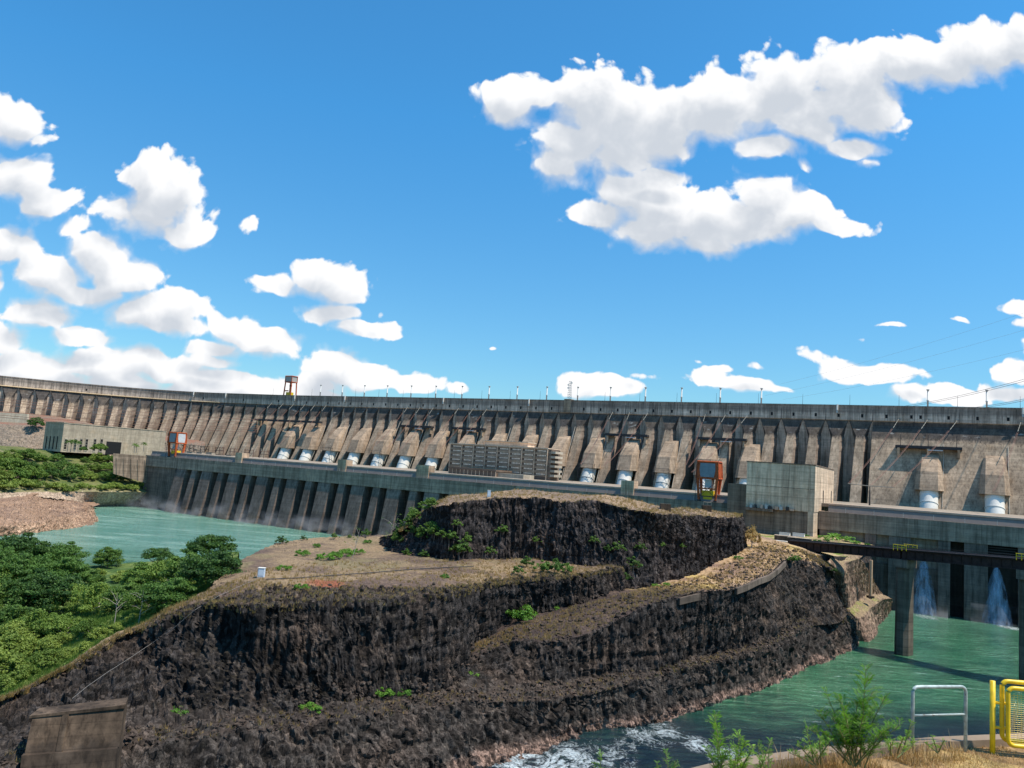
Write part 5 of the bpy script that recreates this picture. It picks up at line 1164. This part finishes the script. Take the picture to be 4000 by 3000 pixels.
# pale bare saplings
def sapling(label, p, h, seed, mleaf=ML_mid, nl=90):
    rs = np.random.RandomState(seed); r = empty('sapling', p, label, 'sapling', 'bare saplings'); p = np.asarray(p, float); g = MB(); ends = []
    top = p+np.array([rs.normal()*.1*h, 0, h]); g.tube([p-UPZ*.4, (p+top)/2+rs.normal(size=3)*.03*h, top], [.10, .07, .03], 5); ends.append(top)
    for i in range(7):
        f = .3+.6*rs.rand(); a = p*(1-f)+top*f; b = a+np.array([rs.normal()*.22*h, rs.normal()*.2*h, .22*h*rs.rand()+.1*h]); g.tube([a, (a+b)/2+UPZ*.03*h, b], [.05, .035, .018], 4); ends.append(b)
    g.build('trunk', M_barkp, r)
    V, Fc = leaf_cloud(np.array(ends), np.full(len(ends), .45), nl, .28, rs); mesh_obj('crown', V, Fc, mleaf, r)
sapling('tall pale sapling with sparse leaves beside the left shoulder of the knoll', sB(1525, 2100), 8.5, 1)
sapling('thin sapling leaning right of the tall pale one by the knoll', sB(1540, 2098), 5.5, 2)
sapling('thin drooping sapling in the middle of the brown plateau', sB(1375, 2175), 8., 3)
sapling('small sapling left of the knoll shoulder on the plateau edge', sB(1512, 2125), 3.6, 4)
sapling('pale bare sapling standing on the ridge edge above the valley', sG(538, 2440), 7.5, 5)
sapling('pale leafy sapling left of the bare one on the ridge edge', sG(440, 2430), 7., 6)
# ------------------------------------------------------------------ loose stones and dry tufts on the ledges
def scatter(name, spots, n, mk, mat, kind='stuff'):
    V = []; Fc = []; rs = np.random.RandomState(5)
    for G, (r0, r1), cnt in spots:
        nr, nc = G.shape[:2]; a, c = int(nr*r0), max(int(nr*r0)+1, int(nr*r1))
        for _ in range(cnt):
            i, j = rs.randint(a, min(c, nr)), rs.randint(0, nc); p = G[i, j]
            v, f = mk(rs); b = len(V); V += [tuple(p+q) for q in v]; Fc += [tuple(b+k for k in ff) for ff in f]
    return tag(mesh_obj(name, np.array(V), Fc, mat), kind=kind)
_ico = [(0, 0, 1), (.9, 0, .45), (.28, .85, .45), (-.72, .53, .45), (-.72, -.53, .45), (.28, -.85, .45), (.72, .53, -.45), (-.28, .85, -.45), (-.9, 0, -.45), (-.28, -.85, -.45), (.72, -.53, -.45)]
_icf = [(0, 1, 2), (0, 2, 3), (0, 3, 4), (0, 4, 5), (0, 5, 1), (1, 6, 2), (2, 6, 7), (2, 7, 3), (3, 7, 8), (3, 8, 4), (4, 8, 9), (4, 9, 5), (5, 9, 10), (5, 10, 1), (1, 10, 6)]
def stone(rs, lo=.15, hi=.75):
    s = lo+(hi-lo)*rs.rand()**3; k = rs.uniform(.6, 1.2, 3)*s; a = rs.rand()*6.28; ca, sa = math.cos(a), math.sin(a)
    v = []
    for x, y, z in _ico:
        q = rs.uniform(.7, 1.15); x, y, z = x*k[0]*q, y*k[1]*q, z*k[2]*q*.8; v.append((x*ca-y*sa, x*sa+y*ca, z+s*.15))
    return v, _icf
def tuft(rs, h=.8):
    v = []; f = []
    for i in range(7):
        a = rs.rand()*6.28; r = rs.rand()*.35; x, y = r*math.cos(a), r*math.sin(a); l = h*rs.uniform(.4, 1); b = len(v)
        v += [(x-.05, y, -.1), (x+.05, y, -.1), (x+.25*math.cos(a), y+.25*math.sin(a), l)]; f.append((b, b+1, b+2))
    return v, f

scatter('loose_stones', [(GA, (.72, .92), 3400), (GA, (.10, .16), 700), (GB, (.38, .55), 1200), (GC, (.47, .8), 2200), (GB, (.03, .09), 700)], 0, stone, M_bench)
scatter('dry_grass', [(GA, (.73, .92), 700), (GB, (.36, .72), 3600), (GC, (.50, .86), 3000), (GD, (.62, .9), 1600)], 0, tuft, ML_dry)
scatter('meadow_grass', [(GG, (.0, .5), 16000)], 0, lambda rs: tuft(rs, 1.0), ML_fl)
# ------------------------------------------------------------------ small things on the rock
def cabinet(p, w, h, label):
    r = empty('electrical_cabinet', p, label, 'cabinet'); p = np.asarray(p, float)
    MB().cbox(p-UPZ*.4, w*1.1, w*.8, .6).build('plinth', M_hall, r)
    MB().cbox(p+UPZ*.2, w, w*.7, h).build('body', plain('light_blue_grey_paint', (.52, .60, .70), .5, var=.06), r)
    MB().cbox(p+UPZ*(.2+h), w*1.12, w*.85, .12).build('roof', M_white, r)
    MB().cbox(p+np.array([0, -w*.36, .5]), w*.8, .06, h*.75).build('door', plain('pale_door', (.60, .66, .72), .5, var=.05), r)
cabinet(sB(1022, 2252), 1.35, 1.9, 'white electrical cabinet at the left end of the brown plateau')
cabinet(sD(1910, 1938), 1.0, 1.9, 'pale blue cabinet on top of the dark knoll, near its left end')
pts = [PY(0, 0, 1)]*0
for (u, v) in ((1010, 2262), (940, 2290), (850, 2335), (760, 2395), (670, 2460), (590, 2520), (500, 2585), (420, 2640), (340, 2690), (285, 2735)): pts.append(sB(u, v)+np.array([.2, -.5, .5]))
r = empty('cable', pts[4], 'pale cable running down the rocky ridge from the white cabinet', 'cable'); MB().tube(pts, .032, 6).build('line', plain('dull_cable', (.24, .22, .2), .7), r)
pts = [sB(u, v)+UPZ*.25 for u, v in ((1040, 2262), (1150, 2258), (1300, 2248), (1450, 2238), (1600, 2225), (1760, 2215), (1850, 2212))]
r = empty('cable', pts[3], 'dark cable lying across the brown plateau', 'cable'); MB().tube(pts, .12, 6).build('line', M_steel, r)
# low retaining kerbs of the sandy road
def kerb(lst, z0, label):
    r = empty('road_kerb', sC(*lst[0]), label, 'kerb'); g = MB(); P_ = [sC(u, v)+np.array([.6, -.8, 0]) for u, v in lst]
    for a, c in zip(P_[:-1], P_[1:]): 
        t = np.array([-.5, .7, 0]); g.hexa([a-UPZ*1.6, c-UPZ*1.6, c+t-UPZ*1.6, a+t-UPZ*1.6, a+UPZ*.15, c+UPZ*.15, c+t+UPZ*.15, a+t+UPZ*.15])
    g.build('wall', M_road_k, r)
M_road_k = concrete('road_kerb_concrete', (.14, .105, .08), streak=.8, lift=9, dark=.7)
kerb([(2870, 2294), (2915, 2280), (2960, 2262), (3000, 2245), (3035, 2220), (3065, 2192)], 0, 'curved pale concrete kerb at the outer edge of the sandy road, near the bridge')
kerb([(2650, 2335), (2690, 2326), (2730, 2318)], 0, 'short grey concrete kerb at the middle of the sandy road edge')
for j, (u, v, w, h, lab) in enumerate(((3065, 2108, 9., 2.2, 'low brown concrete parapet block by the bridge head, left one'), (3125, 2124, 9.5, 2.8, 'low dark concrete parapet block at the end of the bridge, right one'))):
    p = sF(u, v); r = empty('parapet_block', p, lab, 'concrete block', 'blocks at the bridge head'); MB().cbox(p-UPZ, w, 2.6, h+1, PDS, PN).build('body', M_bunk, r); MB().cbox(p+UPZ*h, w+.3, 2.9, .3, PDS, PN).build('cap', M_hall, r)
for j, (u, v, w) in enumerate(((3066, 2092, 5.), (3118, 2095, 5.5))):
    p = sF(u, v)+UPZ*.5; r = empty('white_container', p, 'white flat container beside the concrete hall, '+('smaller left one' if j == 0 else 'longer right one'), 'container', 'containers by the hall')
    MB().cbox(p, w, 2.6, 1.5, PDS, PN).build('body', M_white, r); MB().cbox(p+UPZ*1.5, w+.3, 2.8, .2, PDS, PN).build('lid', M_grey, r)
p = sF(2985, 2105); r = empty('path_slab', p, 'pale concrete slab lying on the ground beside the dry bush', 'slab'); MB().cbox(p-UPZ*.3, 20, 3, .8, PDS, PN).build('slab', plain('pale_slab', (.6, .55, .48), .8), r)
for j, (u, v) in enumerate(((2600, 1985), (2762, 1990))):
    p = sD(u, v); r = empty('survey_block', p, 'small concrete survey block on the knoll top, '+('left one' if j == 0 else 'right one with a pale railing'), 'concrete block', 'blocks on the knoll top')
    MB().cbox(p-UPZ*.6, 3.2, 2.2, 2.4).build('body', M_bunk, r)
    if j: 
        g = MB()
        for x in (-1.4, 0, 1.4): g.tube([p+(x, -.8, 1.8), p+(x, -.8, 3.)], .07, 5)
        g.tube([p+(-1.4, -.8, 3.), p+(1.4, -.8, 3.)], .07, 5); g.build('railing', M_ins, r)
# slim post against the powerhouse behind the rock wedge
p = PY(3400, 2330, 340); r = empty('timber_post', p, 'tall pale brown post standing behind the rock wedge below the bridge', 'post'); MB().tube([p-UPZ*1, p+UPZ*15.5], .75, 8).build('shaft', plain('tan_post', (.52, .33, .2), .8), r); MB().cbox(p-UPZ*.6, 2.4, 2.4, .9).build('foot', M_bunk, r)
# yard clutter at the foot of the left wing
for j in range(7):
    u = 745+j*38; p = PY(u, 1778+j*4, 770-j*6); r = empty('switch_cabinet', p, 'pale block in the switchyard behind the left crane, '+ORD[j]+' from the left', 'cabinet', 'switchyard blocks')
    MB().cbox(p-UPZ*2, 8, 4, 5.2+(j % 3)*.8, PDS, PN).build('body', M_tan, r); MB().cbox(p+UPZ*(3.2+(j % 3)*.8), 8.4, 4.4, .3, PDS, PN).build('roof', M_offd, r)
for j in range(6):
    u = 740+j*58; p = PY(u, 1760+j*5, 800-j*8); r = empty('switchyard_frame', p, 'brown steel pipe frame at the foot of the left wing, '+ORD[j]+' from the left', 'steel frame', 'switchyard frames')
    g = MB(); z0 = -4
    for x in (-6, 0, 6): g.tube([p+PDS*x+UPZ*z0, p+PDS*x+UPZ*5.5], .3, 6)
    for zz_ in (2.5, 5.5): g.tube([p-PDS*7+UPZ*zz_, p+PDS*7+UPZ*(zz_+.3)], .3, 6)
    g.build('frame', M_cable, r)
    g = MB()
    for x in (-4, -1, 3): g.tube([p+PDS*x+UPZ*(5.5), p+PDS*x+PN*1.+UPZ*8.4], [.35, .18], 6)
    g.build('bushing', M_tan, r)
# ------------------------------------------------------------------ water jets and mist
def spray_mat(name, dens, scale=.5):
    m = bpy.data.materials.new(name); m.use_nodes = True; t = m.node_tree; N = NT(t); t.nodes.clear()
    out = N.new('ShaderNodeOutputMaterial'); geo = N.new('ShaderNodeNewGeometry'); pos = geo.outputs['Position']
    d = N.new('ShaderNodeBsdfDiffuse'); d.inputs[0].default_value = (.42, .52, .66, 1); tr = N.new('ShaderNodeBsdfTransparent'); mx = N.new('ShaderNodeMixShader')
    n = N.noise(N.mapping(pos, (scale, scale, scale*.16)), 1., 6, .7); f = N.math('MULTIPLY', N.ramp(n, .36, .70), dens)
    N.put(mx.inputs[0], f); N.l.new(tr.outputs[0], mx.inputs[1]); N.l.new(d.outputs[0], mx.inputs[2]); N.l.new(mx.outputs[0], out.inputs[0]); return m
M_spray = spray_mat('falling_water', .42)
def jet(u, zt, label):
    s, _ = wall_hit(u, 2300, 2); r = empty('water_jet', E(s, 0, 0), label, 'water jet', 'water jets from the bays')
    for q, sc in enumerate((1., .68, .4)):
        V = []; Fc = []; n = 20; m_ = 14
        for i in range(m_):
            f = i/(m_-1); z = zt*(1-f**1.25)-.3*f; w = (.5+6.3*f**.8)*sc; dpt = (.5+3.4*f)*sc
            for k in range(n): a = 2*math.pi*k/n; V.append(E(s+w*math.cos(a), -2.5+5.*f+dpt*math.sin(a), z))
        for i in range(m_-1):
            for k in range(n): Fc.append((i*n+k, i*n+(k+1) % n, (i+1)*n+(k+1) % n, (i+1)*n+k))
        mesh_obj('spray', np.array(V), Fc, M_spray, r)
jet(3606, 27.5, 'white fan of water falling from the open bay just right of the first bridge pier')
jet(3893, 27.5, 'white fan of water falling from the right open bay near the picture edge')
m = bpy.data.materials.new('mist'); m.use_nodes = True; N = NT(m.node_tree); N.n.clear()
out = N.new('ShaderNodeOutputMaterial'); vs = N.new('ShaderNodeVolumeScatter'); geo = N.new('ShaderNodeNewGeometry'); pos = geo.outputs['Position']
n = N.noise(N.mapping(pos, (.055, .055, .08)), 1., 3, .6); dz = N.ramp(N.sep(pos)[2], 0, 15, 1, 0, False)
N.put(vs.inputs['Density'], N.math('MULTIPLY', N.math('MULTIPLY', N.ramp(n, .46, .72), dz), .06)); vs.inputs['Color'].default_value = (.92, .95, 1, 1); vs.inputs['Anisotropy'].default_value = .2
N.l.new(vs.outputs[0], out.inputs['Volume'])
b = MB(); b.hexa([E(8, 1, .15), E(330, 1, .15), E(330, 24, .15), E(8, 24, .15), E(8, 1, 16), E(330, 1, 16), E(330, 24, 16), E(8, 24, 16)])
tag(b.build('mist', m), kind='stuff')
for u in (3606, 3893):
    s, _ = wall_hit(u, 2400, 4); b = MB(); b.box(E(s-11, -3, .15), PDS*22, PN*18, UPZ*9); tag(b.build('spray_mist', m), kind='stuff')
# ------------------------------------------------------------------ the near bank: dry grass, kerb, railing, barrier, plants
GZ = 54.9
edge = PT([(2500, 3120, GZ), (2800, 3040, GZ), (2985, 3003, GZ), (3250, 2967, GZ), (3560, 2936, GZ), (3700, 2922, GZ), (4000, 2908, GZ), (4400, 2890, GZ), (5200, 2860, GZ)])
edge = [np.array([-30, -4, GZ]), np.array([-4, 3, GZ])]+edge+[np.array([40, 20, GZ])]
m_bank = rock_mat('bank_soil', rock=(.12, .085, .05), rock2=(.16, .11, .06), top=(.33, .21, .10), top2=(.25, .15, .07), grass=(.36, .25, .10), wet=False, topscale=14)
def perp(row, k): 
    o = []
    for i, p in enumerate(row):
        d = row[min(i+1, len(row)-1)]-row[max(i-1, 0)]; d = d/np.linalg.norm(d); o.append(np.array(p)+np.array([-d[1], d[0], 0])*k)
    return o
sheet('bank', [[np.array([p[0], -60, GZ]) for p in edge], perp(edge, -2.), perp(edge, -.35), perp(edge, .1), [q+np.array([0, 0, -52]) for q in perp(edge, 26)]], [14, 14, 6, 60], .5, m_bank, [0, 0, .05, .6], amp=.5, topamp=.16, flip=False)
r = empty('edge_kerb', edge[5], 'weathered concrete kerb along the edge of the dry grass bank', 'kerb'); g = MB(); e0, e1 = perp(edge, -.06), perp(edge, .24)
M_kerb = concrete('kerb_concrete', (.26, .195, .14), streak=.2, lift=9, dark=.7)
for i in range(1, len(edge)-2): g.hexa([e0[i]-UPZ*.4, e0[i+1]-UPZ*.4, e1[i+1]-UPZ*.4, e1[i]-UPZ*.4, e0[i]+UPZ*.13, e0[i+1]+UPZ*.13, e1[i+1]+UPZ*.11, e1[i]+UPZ*.11])
g.build('kerb_stone', M_kerb, r)
def blades(name, cnt, xr, yr, h, mat, seed, w=.007):
    rs = np.random.RandomState(seed); n = cnt; ex = np.array([p[0] for p in edge]); ey = np.array([p[1] for p in edge])
    x = rs.uniform(*xr, n); yl = np.interp(x, ex, ey); y = yl-.1-rs.rand(n)**1.3*yr
    dens = perlin(np.stack([x*.9, y*.9, x*0], 1)) > -.12; x, y = x[dens], y[dens]; n = len(x)
    l = h*(.35+.9*rs.rand(n)); a = rs.rand(n)*6.28; ln = l*rs.uniform(.15, .9, n); z = np.full(n, GZ-.03)
    p = np.stack([x, y, z], 1); t = p+np.stack([ln*np.cos(a), ln*np.sin(a), l], 1); mid = p*.5+t*.5+np.stack([x*0, x*0, l*.18], 1); sd = np.stack([-np.sin(a), np.cos(a), x*0], 1)*w
    V = np.stack([p-sd, p+sd, mid+sd*.8, mid-sd*.8, t], 1).reshape(-1, 3); b = np.arange(n)*5
    F4 = np.stack([b, b+1, b+2, b+3], 1).tolist(); F3 = np.stack([b+3, b+2, b+4], 1).tolist()
    return tag(mesh_obj(name, V, F4+F3, mat), kind='stuff')
ML_straw = leaf_mat('straw', (.30, .17, .065), (.60, .42, .20), .2)
blades('dry_grass', 46000, (3.5, 13.5), 3.6, .075, ML_straw, 3, .005)
blades('tall_dry_grass', 1500, (4., 8.0), .5, .30, ML_straw, 4, .004)
# grey tube railing
M_tube = plain('weathered_grey_tube', (.36, .42, .40), .5, .2, var=.3, scale=9, chips=(14, .60))
pa_, pb_ = P(3563, 2944, GZ), P(3771, 2938, GZ); hgt = 1.09
r = empty('tube_railing', (pa_+pb_)/2, 'grey painted tube hoop railing with one cross bar, on the bank edge', 'railing')
dx = (pb_-pa_)/np.linalg.norm(pb_-pa_); rc = .10
arc = lambda c, s_: [c+dx*s_*(-rc*math.cos(a))+UPZ*(rc*math.sin(a)) for a in np.linspace(0, math.pi/2, 6)]
g = MB(); g.tube([pa_-UPZ*.3, pa_+UPZ*(hgt-rc)]+arc(pa_+dx*rc+UPZ*(hgt-rc), 1)[1:]+arc(pb_-dx*rc+UPZ*(hgt-rc), -1)[::-1][:-1]+[pb_+UPZ*(hgt-rc), pb_-UPZ*.3], .029, 12); g.build('hoop', M_tube, r, True)
MB().tube([pa_+UPZ*.62, pb_+UPZ*.63], .017, 10).build('cross_bar', M_tube, r, True)
# yellow barrier with wire mesh
M_yt = plain('yellow_enamel', (.80, .53, .010), .4, var=.22, scale=5, spec=.5, chips=(11, .66))
q0 = P(3877, 2945, GZ); yx = np.array([1., -.10, 0]); yx /= np.linalg.norm(yx); yn = np.array([yx[1], -yx[0], 0])
r = empty('yellow_barrier', q0, 'bright yellow tubular barrier with wire mesh at the lower right corner', 'barrier')
MB().tube([q0-UPZ*.3, q0+UPZ*1.22], .043, 14).build('post', M_yt, r, True)
def frame(x0, x1, z0, z1, rad, rr, off, name):
    g = MB(); pts = []
    for (cx, cz, a0) in ((x0+rr, z0+rr, math.pi), (x0+rr, z1-rr, math.pi/2), (x1-rr, z1-rr, 0.), (x1-rr, z0+rr, -math.pi/2)):
        for k in range(7):
            a = a0+(math.pi/2)*(1-k/6) if True else 0
            a = a0+math.pi/2-(math.pi/2)*k/6 if a0 != math.pi else 1.5*math.pi-(math.pi/2)*k/6
            pts.append(q0+yx*(cx+rr*math.cos(a))+UPZ*(cz+rr*math.sin(a))+yn*off)
    pts.append(pts[0]); g.tube(pts, rad, 12, False); return g.build(name, M_yt, r, True)
frame(.155, 2.6, .25, 1.235, .038, .10, .0, 'outer_frame')
frame(.20, 2.55, .20, 1.15, .036, .10, .10, 'rear_frame')
for zz_ in (.86, .45): MB().tube([q0+UPZ*zz_, q0+yx*.24+UPZ*zz_], .026, 10).build('bracket', M_yt, r, True)
g = MB()
for i in range(26): z = .18+i*.034; g.tube([q0+yx*.22+UPZ*z+yn*.10, q0+yx*2.5+UPZ*z+yn*.10], .0022, 4, False)
for i in range(38): x = .30+i*.058; g.tube([q0+yx*x+UPZ*.16+yn*.10, q0+yx*x+UPZ*1.06+yn*.10], .0022, 4, False)
g.build('wire_mesh', M_yt, r)
# feathery plants at the kerb
ML_feath = leaf_mat('leaf_feathery', (.10, .24, .022), (.27, .46, .06), .45)
M_stem = plain('green_stem', (.16, .17, .06), .7, var=.3, scale=20)
def feather(label, base, stems, seed, group='feathery green plants at the bank edge', leaf=.075, fr=.62):
    """stems: list of tip points; each stem carries pinnate fronds"""
    rs = np.random.RandomState(seed); base = np.asarray(base, float); r = empty('feathery_plant', base, label, 'plant', group); V = []; Fc = []; g = MB()
    for tip in stems:
        tip = np.asarray(tip, float); H_ = np.linalg.norm(tip-base); b0 = base+rs.normal(size=3)*np.array([.06, .06, 0])
        st = [b0*(1-f)+tip*f+np.array([0, 0, .12*H_*math.sin(f*math.pi)*.3]) for f in np.linspace(0, 1, 8)]
        g.tube(st, np.linspace(.011, .004, 8), 5, False)
        nf = max(6, int(H_/.046))
        for i in range(nf):
            f = .22+.78*i/nf; k = f*7; j = min(6, int(k)); p = st[j]*(1-(k-j))+st[j+1]*(k-j)
            a = rs.rand()*6.28; L = fr*H_*(.16+.34*(1-f)**.7)*rs.uniform(.7, 1.2); L = min(L, .46); el = rs.uniform(.35, 1.05)
            d = np.array([math.cos(a)*math.cos(el), math.sin(a)*math.cos(el)*.8, math.sin(el)]); e = p+d*L-UPZ*L*.12
            g.tube([p, (p+e)/2+UPZ*L*.06, e], [.004, .003, .002], 3, False)
            sd_ = np.cross(d, UPZ); sd_ /= np.linalg.norm(sd_)+1e-6; m_ = max(5, int(L/.017))
            for q in range(m_):
                h = .15+.85*q/m_; c = p*(1-h)+e*h+UPZ*L*.06*math.sin(h*3.14)
                for sg in (-1, 1):
                    w = leaf*(.45+.75*math.sin(min(1, h*1.05)*2.6))*rs.uniform(.7, 1.1); t = c+sd_*sg*w*.8+d*w*.55+rs.normal(size=3)*.007; nn = d*.006
                    b = len(V); V += [c, c*.45+t*.55+nn, t, c*.45+t*.55-nn]; Fc.append((b, b+1, b+2, b+3))
    mesh_obj('leaves', np.array(V), Fc, ML_feath, r); g.build('stem', M_stem, r); return r
def at(u, v, y): return PY(u, v, y)
B1_ = at(3330, 2962, 11.9)-UPZ*.1
feather('tall feathery green plant with many stems left of the grey railing', B1_, [at(3383, 2612, 11.9), at(3458, 2722, 11.7), at(3275, 2715, 11.8), at(3225, 2700, 12.), at(3300, 2790, 11.5), at(3370, 2800, 11.5), at(3250, 2800, 11.7), at(3190, 2770, 11.9), at(3480, 2840, 11.5), at(3215, 2860, 11.7), at(3440, 2860, 11.4), at(3520, 2830, 11.6), at(3350, 2740, 11.9), at(3410, 2700, 12.), at(3150, 2840, 11.8), at(3280, 2850, 11.4)], 1)
feather('low feathery green plant spreading at the left foot of the tall one', at(3190, 2985, 11.6), [at(3110, 2905, 11.6), at(3150, 2850, 11.5), at(3080, 2940, 11.6), at(3200, 2880, 11.4), at(3250, 2890, 11.4), at(3165, 2915, 11.3)], 2, leaf=.06)
feather('low feathery green plant at the foot of the left railing post', at(3500, 2950, 11.7), [at(3560, 2820, 11.8), at(3450, 2850, 11.6), at(3530, 2880, 11.5), at(3480, 2900, 11.4), at(3590, 2890, 11.7)], 3, leaf=.06)
feather('upright feathery plant over the dark rapids, left of the kerb end', at(2830, 3080, 11.), [at(2790, 2790, 11.2), at(2800, 2870, 11.), at(2760, 2920, 11.), at(2840, 2930, 10.9)], 4)
feather('bushy feathery plant right of the upright one at the lower edge', at(2870, 3080, 10.9), [at(2885, 2865, 10.9), at(2915, 2890, 10.8), at(2850, 2920, 10.9), at(2935, 2935, 10.8), at(2875, 2950, 10.7), at(2950, 2910, 11.)], 5)
feather('small feathery plant at the lower edge right of the bushy one', at(2985, 3060, 10.9), [at(2960, 2900, 11.), at(3000, 2925, 11.), at(3015, 2890, 11.1), at(2975, 2950, 10.8)], 6, leaf=.05)
feather('small sprig at the bottom edge left of the upright plant', at(2590, 3090, 11.2), [at(2600, 2935, 11.2), at(2565, 2975, 11.2), at(2640, 2970, 11.2)], 7, leaf=.05)
feather('lone thin sprig at the bottom edge over the white rapids', at(2340, 3090, 11.4), [at(2350, 2935, 11.4), at(2320, 2975, 11.4)], 8, leaf=.05)
feather('seedling sprig with bare stems at the far lower right foot of the barrier', at(3660, 2940, 11.9), [at(3640, 2870, 11.9), at(3690, 2890, 11.8), at(3610, 2900, 11.9)], 9, leaf=.04)
